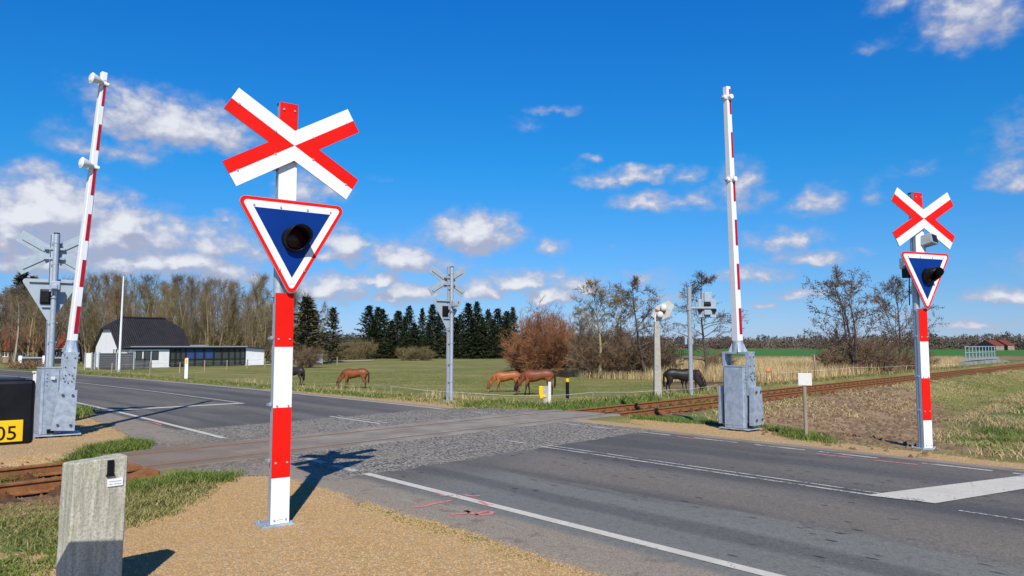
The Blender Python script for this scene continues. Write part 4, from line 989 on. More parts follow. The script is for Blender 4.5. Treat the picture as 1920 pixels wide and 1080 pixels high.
    for i in range(5):
        for k in range(5):
            f = k / 5; x_ = cr_[i][0] * (1 - f) + cr_[i + 1][0] * f; z_ = cr_[i][1] * (1 - f) + cr_[i + 1][1] * f
            s_ = 1 if q.random() < .6 else -1
            mb.tube([(x_, 0, z_), (x_ - .02, .10 * s_, z_ - .05), (x_ - .06 + q.uniform(-.02, .02), .13 * s_, z_ - q.uniform(.14, .24))], [.03, .03, .006], 5)
    mb.build('mane', HM, t)
    return t
def hpos(px, py): x, y = at(px, py, -1.2); return (x, y, gz1(x, y))
BLK = (.012, .010, .010)
make_horse(hpos(666, 728), R(180 - 4), 'reddish brown horse grazing alone behind the dry grass, left of the others', (.25, .075, .026), (.12, .045, .02), (.06, .02, .012), .98, .02)
make_horse(hpos(951, 736), R(180 + 3), 'bright chestnut horse grazing left of the darker bay', (.38, .12, .034), (.20, .07, .03), (.24, .08, .03), .93, .05, (.42, .30, .2))
make_horse(hpos(1009, 741), R(180 - 3), 'dark bay horse with black legs grazing behind the yellow box', (.21, .062, .022), BLK, BLK, 1.05, .07, (.30, .17, .10))
make_horse(hpos(1276, 738), R(0), 'black horse grazing behind the tall grey signal mast', (.022, .017, .015), BLK, BLK, 1.06, .05)
make_horse(hpos(1297, 733), R(-62), 'dark brown horse standing close behind the black one', (.075, .030, .016), BLK, BLK, .98, .02)
make_horse((hpos(553, 722)[0], hpos(553, 722)[1], hpos(553, 722)[2]), R(150), 'dark grey brown horse mostly hidden behind the big crossing sign', (.040, .030, .030), BLK, BLK, .95, .02)

# ------------------------------------------------------------------ white house with black tiled roof and glazed extension
WALL = simple('white_render', (.80, .80, .79), .8, 0, .03, 2, .05, (.6, .6, .56), .25, 1.2)
def tile_mat():
    b = NB('black_roof_tiles'); p = b.pos(True); s_ = b.n('ShaderNodeSeparateXYZ'); b.set(s_.inputs[0], p)
    wv = b.math('SINE', b.math('MULTIPLY', s_.outputs[0], 2 * math.pi / .30)); cz = b.math('SINE', b.math('MULTIPLY', s_.outputs[2], 2 * math.pi / .28))
    n_ = b.noise(p, 1.2, 4, .6)
    cc = b.mix(b.ramp(n_, .3, .7), (.015, .014, .017), (.030, .027, .031)); cc = b.mix(b.ramp(wv, .3, 1, 0, .5), cc, (.045, .041, .047))
    return b.out(cc, .55, b.bump(b.math('ADD', wv, b.math('MULTIPLY', cz, .5)), .5, .05))
TILE = tile_mat(); DARK = simple('anthracite_frame', (.022, .024, .028), .5, 0, .1, 5); FLAT = simple('dark_roof_felt', (.055, .058, .066), .8, 0, .15, 2)
def glass_mat(name, tint):
    b = NB(name); b.bsdf.inputs['Specular IOR Level'].default_value = .6
    return b.out(tint, .08)
GLS = glass_mat('window_glass', (.065, .075, .068)); BLIND = simple('blue_blind', (.035, .085, .22), .4, 0, .1, 2)
HB = at(222, 690, -1.2); hg = gz1(*HB); HA = R(52)
t = empty('house', (HB[0], HB[1], -1.2), HA, 'white house with a black half-hipped tile roof and a long glazed extension', 'house')
def seat(px):     # local x on the facade line that is seen at the pixel column px
    a_ = (px - 960) / FPX; cx_, cy_ = math.cos(HA), math.sin(HA)
    r_ = ray(px, 650); k = r_[0] / r_[1]
    return (k * HB[1] - HB[0]) / (cx_ - k * cy_)
Lm = seat(352); Lg0, Lg1, Lw = seat(308), seat(449), seat(484)
eav, rid, hipz = 3.55, 6.75, 5.2; Wd = 6.9
mb = MB(); hy = 1.9                                                    # main walls, half-hipped gables
gp = [(0, 0), (Wd, 0), (Wd, 2.75), (Wd - 2.02, hipz - .1), (2.02, hipz - .1), (0, 2.75)]
for x0, x1 in ((0, .3), (Lm - .3, Lm)): mb.add([(x, y, z) for x in (x0, x1) for y, z in gp], [(0, 1, 2, 3, 4, 5)[::-1] if x0 == 0 else (0, 1, 2, 3, 4, 5)[::-1], (6, 7, 8, 9, 10, 11)] + [(i, (i + 1) % 6, 6 + (i + 1) % 6, 6 + i) for i in range(6)])
mb.box(.3, Lm - .3, .0, .3, 0, 2.95); mb.box(.3, Lm - .3, Wd - .3, Wd, 0, 2.95)
mb.build('wall', WALL, t)
mb = MB(); ov = .35; ez = 2.95
a0, a1 = -ov, Lm + ov; hx_ = 1.9; ry = Wd / 2; k_ = (rid - ez) / ry; hy_ = (hipz + .1 - ez) / k_
v = [(a0, -.3, ez - .3 * k_), (a1, -.3, ez - .3 * k_), (a1, hy_, hipz + .1), (Lm - hx_ + ov, ry, rid), (hx_ - ov, ry, rid), (a0, hy_, hipz + .1), (a0, Wd + .3, ez - .3 * k_), (a1, Wd + .3, ez - .3 * k_), (a1, Wd - hy_, hipz + .1), (a0, Wd - hy_, hipz + .1)]
mb.add(v, [(0, 1, 2, 3, 4, 5), (7, 6, 9, 4, 3, 8), (5, 4, 9), (2, 8, 3)])
lo = [(x, y, z - .22) for x, y, z in v]; nb = len(v); mb.add(v + lo, [(0, nb, nb + 1, 1), (0, 5, nb + 5, nb), (1, nb + 1, nb + 2, 2), (5, 9, nb + 9, nb + 5), (9, 6, nb + 6, nb + 9), (2, nb + 2, nb + 8, 8), (8, nb + 8, nb + 7, 7), (7, nb + 7, nb + 6, 6)] + [(nb + 5, nb + 4, nb + 3, nb + 2, nb + 1, nb), (nb + 8, nb + 3, nb + 4, nb + 9, nb + 6, nb + 7)])
roof = mb.build('roof', TILE, t); mb = MB(); mb.tube([(hx_ - ov, ry, rid + .04), (Lm - hx_ + ov, ry, rid + .04)], .13, 8); mb.build('ridge', TILE, roof)
mb = MB(); mb.box(-.03, .02, .55, 1.25, 1.7, 2.6, 0); mb.build('window', [WALL], t) if False else None
for (y_, w_, z0_, z1_) in ((.35, .65, 1.6, 2.55), (1.15, .5, 1.6, 2.55)):
    fr = MB(); fr.box(-.03, .0, y_, y_ + w_, z0_, z1_, 0); fr = fr.build('window', M['white'], t); MB().box(-.036, -.03, y_ + .08, y_ + w_ - .08, z0_ + .08, z1_ - .08).build('pane', GLS, fr)
yf = -1.6                                                              # extension front line
ext = empty('extension', (0, 0, 0)); ext.parent = t
mb = MB(); mb.box(1.2, Lg0, yf, yf + .3, 0, 2.42); mb.box(1.2, 1.5, yf + .3, -.002, 0, 2.42); mb.build('front_wall', WALL, ext)
mb = MB(); mb.add([(Lg1, yf, 0), (Lw, yf, 0), (Lw, yf, 2.35), (Lg1, yf, 2.62), (Lg1, 4, 0), (Lw, 4, 0), (Lw, 4, 2.35), (Lg1, 4, 2.62)], [(0, 1, 2, 3), (1, 5, 6, 2), (5, 4, 7, 6), (4, 0, 3, 7)]); mb.build('end_wall', WALL, ext)
mb = MB(); mb.box(.5, Lg1 + .1, yf - .45, 4.2, 2.62, 2.86, 0); mb.build('flat_roof', FLAT, ext)
mb = MB(); mb.box(.5, Lg1 + .1, yf - .485, yf - .452, 2.74, 2.87); mb.build('fascia', M['cablegrey'], ext)
mb = MB(); mb.add([(Lg1 + .1, yf - .5, 2.66), (Lw + .6, yf - .5, 2.38), (Lw + .6, 4.3, 2.38), (Lg1 + .1, 4.3, 2.66), (Lg1 + .1, yf - .5, 2.84), (Lw + .6, yf - .5, 2.50), (Lw + .6, 4.3, 2.50), (Lg1 + .1, 4.3, 2.84)], [(3, 2, 1, 0), (4, 5, 6, 7), (0, 1, 5, 4), (1, 2, 6, 5), (2, 3, 7, 6), (3, 0, 4, 7)]); mb.build('shed_roof', FLAT, ext)
mb = MB(); mb.box(1.2, Lg1, yf - .06, yf + .25, 2.425, 2.618); mb.build('dark_beam', DARK, ext)
mb = MB(); mb.box(seat(360), seat(400), 2.0, 3.2, 2.86, 3.02); mb.build('roof_light', M['cablegrey'], ext)
for (p0, p1, z0_, z1_) in ((244, 256, 1.0, 2.2), (259, 272, 1.0, 2.2), (275, 287, 1.0, 2.2)):
    x0, x1 = seat(p0), seat(p1); f_ = MB().box(x0, x1, yf - .03, yf + .05, z0_, z1_).build('window', DARK, ext); MB().box(x0 + .08, x1 - .08, yf - .036, yf - .03, z0_ + .08, z1_ - .08).build('pane', GLS, f_)
cols = [308, 319, 328, 338, 355, 372, 390, 405, 418, 430, 440, 449]
gl = MB().box(Lg0, Lg1, yf + .12, yf + .16, .08, 2.42).build('glass_front', GLS, ext)
mb = MB(); mb.box(Lg0, Lg1, yf + .02, yf + .12, 0, .1)
mb.box(Lg0, Lg1, yf + .02, yf + .10, 1.0, 1.05)
for p_ in cols: x_ = seat(p_); mb.box(x_ - .09, x_ + .09, yf - .01, yf + .12, .1, 2.42)
mb.build('glazing_frame', DARK, ext)
for p0, p1 in ((341, 354), (358, 371), (376, 389)): MB().box(seat(p0), seat(p1), yf + .105, yf + .118, 1.15, 2.35).build('blind', BLIND, ext)
for p_ in (325, 369, 411, 441): MB().ball((seat(p_), yf - .5, .25), .35, 0, 10, 6, (1, 1, .8)).build('planter', DARK, ext)
# dark panel fence with pale posts in front of the house
fz = hpos(215, 693)
t = empty('panel_fence', (fz[0], fz[1], -1.2), 0, 'dark grey panel fence with pale metal posts beside the flagpole', 'fence')
def fl(px, Y=None): p_ = atd(px, 660, fz[1] + (Y or 0)); return p_[0] - fz[0]
ztop = atd(200, 662, fz[1])[2] + 1.2; zt2 = atd(260, 672, fz[1])[2] + 1.2
FP = simple('dark_fence_panel', (.030, .031, .036), .7, 0, .2, 5)
for p0, p1, zz_ in ((188, 218, ztop), (221, 251, ztop), (254, 283, zt2)):
    mb = MB(); x0, x1 = fl(p0), fl(p1); n_ = 8
    for i in range(n_): mb.box(x0, x1, -.03, .03, .1 + (zz_ - .1) * i / n_, .1 + (zz_ - .1) * (i + .9) / n_)
    mb.build('panel', FP, t)
for p_ in (160.5, 173, 179, 186.5, 219.5, 252, 284): x_ = fl(p_); MB().box(x_ - .07, x_ + .07, -.07, .07, -.2, ztop + .1).build('post', M['cablegrey'], t)
MB().box(fl(162), fl(172), -.04, .04, .25, ztop).build('pale_panel', M['whitebox'], t)
MB().tube([(fl(173), 0, ztop - .2), (fl(187), 0, ztop - .2)], .03, 6).build('rail', M['cablegrey'], t)
# red brick house behind the bare trees at the far left
rb = at(22, 684, -1.2); BR = NB('red_brick'); p_ = BR.pos(True)
br = BR.n('ShaderNodeTexBrick'); BR.set(br.inputs['Vector'], BR.vec('MULTIPLY', p_, (1, 1, 1))); br.inputs['Scale'].default_value = 3; br.inputs['Color1'].default_value = (.20, .05, .03, 1); br.inputs['Color2'].default_value = (.26, .075, .045, 1); br.inputs['Mortar'].default_value = (.3, .2, .15, 1)
BRICK = BR.out(br.outputs[0], .85); RTILE = simple('red_roof_tiles', (.20, .05, .03), .75, 0, .18, 2, .1)
def brick_house(px0, px1, base, eavpy, toppy, Y, label, depth=8):
    o = atd(px0, base, Y); x1 = atd(px1, base, Y)[0] - o[0]; e_ = atd(px0, eavpy, Y)[2] + 1.2; r_ = atd(px0, toppy, Y)[2] + 1.2
    t = empty('brick_house', (o[0], Y, -1.2), R(8), label, 'house')
    mb = MB(); mb.box(0, x1, 0, depth, 0, e_); 
    for x_ in (0, x1): mb.add([(x_, 0, e_), (x_, depth, e_), (x_, depth / 2, r_)], [(0, 1, 2)])
    mb.build('wall', BRICK, t)
    mb = MB(); mb.add([(-.4, -.4, e_ - .2), (x1 + .4, -.4, e_ - .2), (x1 + .4, depth / 2, r_ + .1), (-.4, depth / 2, r_ + .1), (-.4, depth + .4, e_ - .2), (x1 + .4, depth + .4, e_ - .2)], [(0, 1, 2, 3), (3, 2, 5, 4)]); mb.build('roof', RTILE, t)
    n_ = max(2, int(x1 / 2.4))
    for i in range(n_):
        x_ = (i + .5) * x1 / n_; w_ = MB().box(x_ - .55, x_ + .55, -.05, .02, 1.0, 2.4).build('window', M['white'], t); MB().box(x_ - .45, x_ - .04, -.06, -.05, 1.1, 2.3).box(x_ + .04, x_ + .45, -.06, -.05, 1.1, 2.3).build('pane', GLS, w_)
    return t
brick_house(-12, 62, 684, 655, 610, 128, 'red brick house with red tile roof behind the bare trees at the far left')
brick_house(100, 122, 682, 655, 622, 133, 'small red brick outbuilding seen between the barrier boom and the crossing sign back')
brick_house(1867, 1885, 659, 647.5, 638, 430, 'distant red roofed farmhouse, left one of the pair on the horizon', 14)
brick_house(1890, 1904, 659, 647, 637.5, 434, 'distant red roofed farmhouse, right one of the pair on the horizon', 14)
# low white-posted rail by the road at the far left
lw = hpos(60, 690); t = empty('low_fence', (lw[0], lw[1] + 10, -1.2), 0, 'low dark boarded fence with white posts at the far left', 'fence')
f2 = lambda px: atd(px, 670, lw[1] + 10)[0] - lw[0]
for p_ in (39, 84, 132): MB().box(f2(p_) - .25, f2(p_) + .25, -.15, .15, -.2, atd(39, 667, lw[1] + 10)[2] + 1.2).build('post', M['white'], t)
MB().box(f2(40), f2(150), -.05, .05, .3, atd(39, 672, lw[1] + 10)[2] + 1.2).build('board', FP, t); MB().box(f2(40), f2(150), -.09, .09, atd(39, 672, lw[1] + 10)[2] + 1.202, atd(39, 669.5, lw[1] + 10)[2] + 1.2).build('rail', M['cablegrey'], t)

# ------------------------------------------------------------------ bridge parapet, paddock fences, pond, lane
bm0 = mr2xy(M0 + 2.55, 72.5); t = empty('bridge_parapet', (*bm0, -.2), math.atan2(RY, RX), 'grey concrete bridge parapet with steel railing beside the distant track', 'bridge parapet')
PC = simple('mossy_concrete', (.30, .31, .27), .9, 0, .2, 1.2, .3, (.10, .12, .08), .6, .9)
mb = MB(); mb.prism([(-1.2, -.8), (23, -.8), (17, .45), (12, .66), (-1.2, .6)], -.25, .25); mb.build('wing_wall', PC, t)
mb = MB(); mb.box(.0, 12.4, -.3, .3, .70, .86); mb.build('kerb_beam', M['cablegrey'], t)
for z_ in (1.35, 1.86): MB().tube([(0, 0, z_), (12.2, 0, z_)], .05, 6).build('rail', M['galv'], t)
for x_ in np.linspace(.1, 12.1, 10): MB().tube([(x_, 0, .86), (x_, 0, 1.86)], .045, 6).build('post', M['galv'], t)
def fence_line(pts, hgt, rad_, name, label, cat, wires, wmat, wr, lean=.05):
    pts = [(x, y, gz1(x, y)) for x, y in pts]; o = pts[0]; t = empty(name, o, 0, label, cat); q = random.Random(len(pts))
    tops = []
    for (x, y, z) in pts:
        h = hgt * q.uniform(.92, 1.06); lx, ly = q.uniform(-lean, lean), q.uniform(-lean, lean)
        MB().tube([(x - o[0], y - o[1], z - o[2] - .2), (x - o[0] + lx, y - o[1] + ly, z - o[2] + h)], rad_, 8).build('post', M['timber'], t); tops.append((x - o[0] + lx, y - o[1] + ly, z - o[2] + h))
    for f in wires:
        mb = MB()
        for a_, c_ in zip(tops[:-1], tops[1:]):
            a2 = Vector(a_); c2 = Vector(c_); a2.z -= hgt * (1 - f); c2.z -= hgt * (1 - f); m2 = (a2 + c2) / 2; m2.z -= .02 * (c2 - a2).length ** .5
            mb.tube([a2, m2, c2], wr, 4, 0, caps=False)
        mb.build('wire', wmat, t)
    return t
fence_line([hpos(q, r_) for q, r_ in ((209, 704), (281, 702), (337, 699), (384, 696), (425, 693), (463, 690.5), (497, 689), (524, 688), (555, 686.5), (578, 686), (632, 684.5))] and [hpos(q, r_)[:2] for q, r_ in ((209, 704), (281, 702), (337, 699), (384, 696), (425, 693), (463, 690.5), (497, 689), (524, 688), (555, 686.5), (578, 686), (632, 684.5))], 1.25, .075, 'paddock_fence', 'row of thin weathered wooden posts between the road and the white house', 'fence', (.9, .55), M['cablegrey'], .008)
fence_line([atg(*q)[:2] for q in ((620, 726), (735, 741), (880, 758), (1012, 762), (1110, 755), (1254, 748), (1330, 740), (1346, 735))], .33, .016, 'electric_fence', 'low white tape fence on thin stakes in front of the grazing horses', 'fence', (.97,), M['armwhite'], .0045)
fence_line([hpos(q, r_)[:2] for q, r_ in ((1392, 726), (1440, 724), (1500, 719), (1600, 712), (1700, 706), (1800, 700))], 1.05, .05, 'wire_fence', 'thin wire fence along the edge of the reeds', 'fence', (.95,), M['armwhite'], .008)
og = hpos(1441, 717); tag(MB().ball((0, 0, 0), .22, 0, 12, 8, (1, .5, .85)).build('orange_marker', simple('orange_plastic', (.75, .22, .05), .5), None, (og[0], og[1], gz1(og[0], og[1]) + .95)), 'small orange marker hanging on the wire fence in front of the reeds', 'marker')
wpts = [hpos(*q) for q in ((1040, 706), (1060, 708), (1088, 705.5), (1094, 700), (1084, 694), (1062, 692), (1046, 696))]
WM = NB('pond_water'); WM.bsdf.inputs['Specular IOR Level'].default_value = .5
WAT = WM.out((.015, .028, .045), .06, WM.bump(WM.noise(WM.pos(), 2.2, 3, .6, (1, 2.5, 1)), .35, .08))
tag(link('pond_water', raw_mesh('pond_water', [(p_[0], p_[1], max(gz1(q_[0], q_[1]) for q_ in wpts) + .03) for p_ in wpts], [tuple(range(len(wpts)))], WAT)), kind='structure')
for p_ in bpy.data.objects['pond_water'].data.polygons:
    if p_.normal.z < 0: p_.flip()
LANE = simple('pale_lane_gravel', (.42, .38, .31), .9, 0, .1, 1)
ln = [(470, 685.5), (520, 683.5), (580, 680), (640, 677.5), (700, 676)]
V = []
for px, py in ln: a_ = hpos(px, py + .9); c_ = hpos(px, py - .9); V += [(a_[0], a_[1], gz1(a_[0], a_[1]) + .06), (c_[0], c_[1], gz1(c_[0], c_[1]) + .06)]
tag(link('lane', raw_mesh('lane', V, [(2 * i, 2 * i + 2, 2 * i + 3, 2 * i + 1) for i in range(len(ln) - 1)], LANE)), kind='structure')
# ------------------------------------------------------------------ trees
class TB:                                  # fast tube collector
    def __init__(s): s.V = []; s.F = []; s.T = []; s.n = 0
    def tube(s, pts, rads, k, tint=.5):
        k3 = k; up = Vector((0, 0, 1)); base = s.n; m = len(pts)
        d = (pts[-1] - pts[0]); d.normalize()
        a = d.cross(up if abs(d.z) < .9 else Vector((1, 0, 0))); a.normalize(); b_ = d.cross(a)
        for p, r in zip(pts, rads):
            for j in range(k):
                th = 6.2832 * j / k; s.V.append(p + a * (r * math.cos(th)) + b_ * (r * math.sin(th)))
        s.n += m * k; s.T += [tint] * (m * k)
        for i in range(m - 1):
            for j in range(k):
                q = (j + 1) % k; s.F.append((base + i * k + j, base + i * k + q, base + (i + 1) * k + q, base + (i + 1) * k + j))
    def leaf(s, p, d, up, L_, W_, tint):   # a small diamond-shaped flake
        sd = d.cross(up)
        if sd.length < 1e-4: sd = Vector((1, 0, 0))
        sd.normalize(); base = s.n
        s.V += [p, p + d * (L_ * .5) + sd * W_, p + d * L_, p + d * (L_ * .5) - sd * W_]; s.n += 4; s.T += [tint] * 4
        s.F.append((base, base + 1, base + 2, base + 3))
    def mesh(s, name, mat): return raw_mesh(name, [tuple(v) for v in s.V], s.F, mat, {'tint': s.T})
def rdir(q, d, ang):                       # direction d tilted by ang in a random plane
    o = Vector((q.gauss(0, 1), q.gauss(0, 1), q.gauss(0, 1))); o = o - d * o.dot(d)
    if o.length < 1e-4: o = Vector((1, 0, 0))
    o.normalize(); return (d * math.cos(ang) + o * math.sin(ang)).normalized()
def limb(q, p, d, L_, segs, wob, lift):
    pts = [p.copy()]; dd = d.copy()
    for i in range(segs):
        dd = (dd + Vector((q.gauss(0, wob), q.gauss(0, wob), q.gauss(0, wob) + lift))).normalized(); pts.append(pts[-1] + dd * (L_ / segs))
    return pts
def along(pts, f):
    x = f * (len(pts) - 1); i = min(int(x), len(pts) - 2); return pts[i].lerp(pts[i + 1], x - i), (pts[i + 1] - pts[i]).normalized()
def bare_tree(seed, H, r0, n1=20, n2=6, n3=9, start=.25, ang=(28, 60), L1=.42, twig=.55, twr=.010, stems=1, lift=.08, cones=0, conical=0.0, bias=(0, 0), wob=.10):
    q = random.Random(seed); T = TB(); C = TB()
    for st in range(stems):
        d0 = Vector((q.gauss(0, .04) + bias[0], q.gauss(0, .04) + bias[1], 1)).normalized() if stems == 1 else Vector((q.gauss(0, .22), q.gauss(0, .22), 1)).normalized()
        hh = H * (1 if st == 0 else q.uniform(.6, .95)); tr = limb(q, Vector((q.gauss(0, .05 * (stems > 1) * 4), q.gauss(0, .05 * (stems > 1) * 4), -.3)), d0, hh + .3, 9, .06, .04)
        rr0 = r0 * (1 if st == 0 else .75)
        T.tube(tr, [rr0 * (1 - .93 * (i / 9) ** .85) + .006 for i in range(10)], 6, q.random())
        for i in range(n1 // stems if stems > 1 else n1):
            f = start + (1 - start) * ((i + q.random()) / (n1 // stems if stems > 1 else n1)) * .97
            p, d = along(tr, f); prof = (1 - f) * conical + (1 - conical) * math.sin(math.pi * min(1, .25 + .75 * (f - start) / (1 - start))) ** .7
            L_ = hh * L1 * max(.18, prof) * q.uniform(.7, 1.15); a_ = R(q.uniform(*ang)) * (1.15 - .35 * f)
            b1 = limb(q, p, rdir(q, d, a_), L_, 5, wob, lift); r1 = max(.012, rr0 * (1 - .9 * f) * .42)
            C.tube(b1, [r1 * (1 - .85 * k / 5) + .003 for k in range(6)], 4, q.random())
            for j in range(n2):
                f2 = .22 + .78 * (j + q.random()) / n2; p2, d2_ = along(b1, min(.99, f2)); L2 = L_ * q.uniform(.25, .5) * (1.15 - .6 * f2)
                b2 = limb(q, p2, rdir(q, d2_, R(q.uniform(25, 60))), L2, 3, wob * 1.3, lift * .8); r2 = max(.009, r1 * .4 * (1 - .6 * f2))
                tn = q.random(); C.tube(b2, [r2, r2 * .75, r2 * .5, r2 * .25], 3, tn)
                for k in range(n3):
                    p3, d3 = along(b2, q.uniform(.1, 1)); L3 = twig * q.uniform(.5, 1.2); e_ = p3 + rdir(q, d3, R(q.uniform(15, 60))) * L3 + Vector((0, 0, L3 * .12))
                    C.tube([p3, e_], [twr, twr * .35], 3, tn)
                    for c_ in range(cones):
                        pc = p3.lerp(e_, q.uniform(.3, 1)); C.leaf(pc, Vector((q.gauss(0, .5), q.gauss(0, .5), -1)).normalized(), Vector((q.random(), q.random(), .2)), .12, .035, q.random())
    return T, C
def conifer(seed, H, rad_=.2, dense=1.0, droop=.25):
    q = random.Random(seed); T = TB(); C = TB()
    tr = limb(q, Vector((0, 0, -.3)), Vector((q.gauss(0, .015), q.gauss(0, .015), 1)).normalized(), H + .3, 8, .012, .02)
    T.tube(tr, [H * .017 * (1 - .95 * i / 8) + .01 for i in range(9)], 6, .5)
    z = H * .05
    while z < H * .985:
        f = z / H; p, _ = along(tr, (z + .3) / (H + .3)); n_ = max(4, int(q.uniform(5, 8) * dense)); Lm_ = H * rad_ * (1 - f) ** .9 * (.75 if f < .15 else 1) + .10
        a0 = q.uniform(0, 6.28)
        for i in range(n_):
            if q.random() < .10: continue
            a_ = a0 + 6.2832 * i / n_ + q.gauss(0, .2); L_ = Lm_ * q.uniform(.42, 1.35); el_ = .5 * f - droop * (1 - f) + q.gauss(0, .13)
            d = Vector((math.cos(a_) * math.cos(el_), math.sin(a_) * math.cos(el_), math.sin(el_)))
            b1 = limb(q, p, d, L_, 3, .05, .06); C.tube(b1, [.03 * (1 - f) + .012, .02, .014, .006], 3, 0.1)
            for k in range(int(6 + L_ * 8)):
                fb_ = q.uniform(.12, 1.0); p2, d2_ = along(b1, min(fb_, .995)); dd = (d2_ * .8 + Vector((q.gauss(0, .55), q.gauss(0, .55), q.gauss(-.22, .3)))).normalized()
                C.leaf(p2, dd, Vector((q.gauss(0, .6), q.gauss(0, .6), 1)), q.uniform(.35, .75), q.uniform(.07, .14), q.random())
        z += (.34 + .16 * (1 - f)) * H / 13
    return T, C
def veg_mat(name, cs, rough=.85, trans=0.0):
    b = NB(name); t_ = b.attr('tint'); n_ = b.noise(b.pos(), .35, 3, .6)
    cc = b.mix(b.ramp(t_, .0, 1.0), cs[0], cs[1]); cc = b.mix(b.math('MULTIPLY', b.ramp(n_, .35, .65), .65), cc, cs[2])
    b.bsdf.inputs['Specular IOR Level'].default_value = .15
    return b.out(cc, rough)
BARK = veg_mat('pale_mossy_bark', ((.34, .28, .15), (.24, .20, .12), (.38, .32, .14)))
BARKD = veg_mat('dark_bark', ((.07, .055, .045), (.11, .09, .07), (.05, .04, .035)))
BIRCH = veg_mat('birch_bark', ((.55, .50, .40), (.40, .36, .29), (.20, .17, .13)))
TW_B = veg_mat('brown_twigs', ((.21, .15, .085), (.32, .24, .14), (.17, .125, .075)))
TW_O = veg_mat('olive_twigs', ((.22, .165, .08), (.32, .25, .125), (.16, .13, .062)))
TW_R = veg_mat('russet_twigs', ((.27, .12, .055), (.42, .20, .095), (.20, .095, .05)))
TW_D = veg_mat('dark_alder_twigs', ((.10, .07, .052), (.19, .13, .09), (.13, .09, .065)))
TW_Y = veg_mat('catkin_twigs', ((.20, .16, .09), (.34, .27, .14), (.14, .11, .07)))
NEED = veg_mat('spruce_needles', ((.022, .036, .016), (.058, .078, .030), (.046, .052, .022)))
NEED2 = veg_mat('olive_needles', ((.055, .060, .026), (.125, .120, .05), (.085, .075, .035)))
def plant(name, TC, mats, loc, rz, sc_, label, cat, group=None):
    t = empty(name, loc, rz, label, cat, group); t.scale = (sc_,) * 3 if not hasattr(sc_, '__len__') else sc_
    link('trunk', TC[0], t); link('crown', TC[1], t); return t
def protos(gen, k, mt, mc): 
    out = []
    for i in range(k): T, C = gen(i); out.append((T.mesh('trunk', mt), C.mesh('crown', mc)))
    return out
q = random.Random(5)
TW_G = veg_mat('grey_brown_twigs', ((.20, .165, .12), (.31, .26, .20), (.15, .12, .09)))
WT = protos(lambda i: bare_tree(104 + i, 14.5, .24, 30, 8, 9, .10, (22, 58), .34, .95, .012, lift=.15), 2, BARK, TW_B) + protos(lambda i: bare_tree(108 + i, 14.5, .20, 26, 7, 8, .2, (20, 45), .30, .9, .011, lift=.2), 1, BARKD, TW_G) + \
     protos(lambda i: bare_tree(110 + i, 13.5, .18, 27, 8, 9, .12, (20, 52), .32, .9, .012, stems=3, lift=.15), 3, BARK, TW_O)
def wplace(px, Y, py_top):
    """position and height of a tree whose top is seen at py_top"""
    x = atd(px, 650, Y)[0]; return (x, Y, -1.2), atd(px, py_top, Y)[2] + 1.2
def top_of(px): return np.interp(px, [-60, 0, 60, 130, 160, 320, 420, 500, 540, 580, 600], [540, 545, 538, 522, 516, 516, 520, 524, 532, 552, 562])
wood = []
for row, (Y0, n_, dpy) in enumerate(((122, 30, 14), (134, 34, 4), (147, 36, 0))):
    for i in range(n_):
        px = -50 + 640 * (i + q.uniform(.1, .9)) / n_
        loc, h = wplace(px, Y0 + q.uniform(-5, 5), top_of(px) + 13 + dpy + q.uniform(-15, 12)); k = q.randrange(6); hb = 14.5 if k < 3 else 13.5
        sx_ = h / hb; wood.append(plant('bare_tree', WT[k], None, loc, q.uniform(0, 6.28), (sx_ * q.uniform(.85, 1.1), sx_ * q.uniform(.85, 1.1), sx_), 'leafless brown tree in the wood behind the white house', 'tree', 'leafless trees in the wood behind the house'))
BI = protos(lambda i: bare_tree(130, 9.5, .17, 14, 6, 8, .35, (25, 60), .34, .6, .012, bias=(.14, 0)), 1, BIRCH, TW_B)
loc, h = wplace(27, 112, 560); plant('birch_tree', BI[0], None, loc, 1.0, h / 9.5, 'pale leaning birch trunk in front of the red brick house at the far left', 'tree')
# evergreens
CF = protos(lambda i: conifer(200 + i, 13.0, (.33, .27, .36, .30)[i], 1.5), 4, BARKD, NEED)
CO = protos(lambda i: conifer(220 + i, 11.0, .30, 1.1, .05), 2, BARKD, NEED2)
for j, (px, top, Y) in enumerate(((691, 578, 172), (706, 574, 180), (722, 575, 170), (745, 580, 176), (768, 578, 184), (792, 570, 174), (812, 574, 168), (826, 577, 182), (862, 582, 186), (877, 574, 174), (897, 571, 168), (916, 581, 184), (933, 571, 172), (962, 575, 180), (946, 584, 188), (700, 592, 165), (735, 596, 166), (757, 590, 165), (780, 600, 164), (804, 596, 164), (852, 596, 166), (887, 600, 164), (907, 594, 166), (924, 598, 165), (951, 596, 166))):
    loc, h = wplace(px, Y, top + q.uniform(-5, 9)); k = j % 4; sw_ = h / 13.0 * q.uniform(.85, 1.4); plant('spruce_tree', CF[k], None, loc, q.uniform(0, 6.28), (sw_, sw_, h / 13.0), 'dark green spruce in the row across the paddock', 'tree', 'row of dark spruces across the paddock')
for (px, top, Y, k, lab) in ((578, 556, 118, 0, 'broad olive green pine right of the big crossing sign post'), (623, 577, 128, 1, 'lone open pine tree at the right end of the wood'), (30, 508, 150, 0, 'dark pine crown rising above the bare trees at the far left'), (56, 520, 152, 1, 'smaller dark pine crown just right of the tallest one at the far left')):
    loc, h = wplace(px, Y, top); pw_ = h / 11.0 * (1.5 if px == 578 else 1.1); plant('pine_tree', CO[k], None, loc, 1.3 * px, (pw_, pw_, h / 11.0), lab, 'tree')
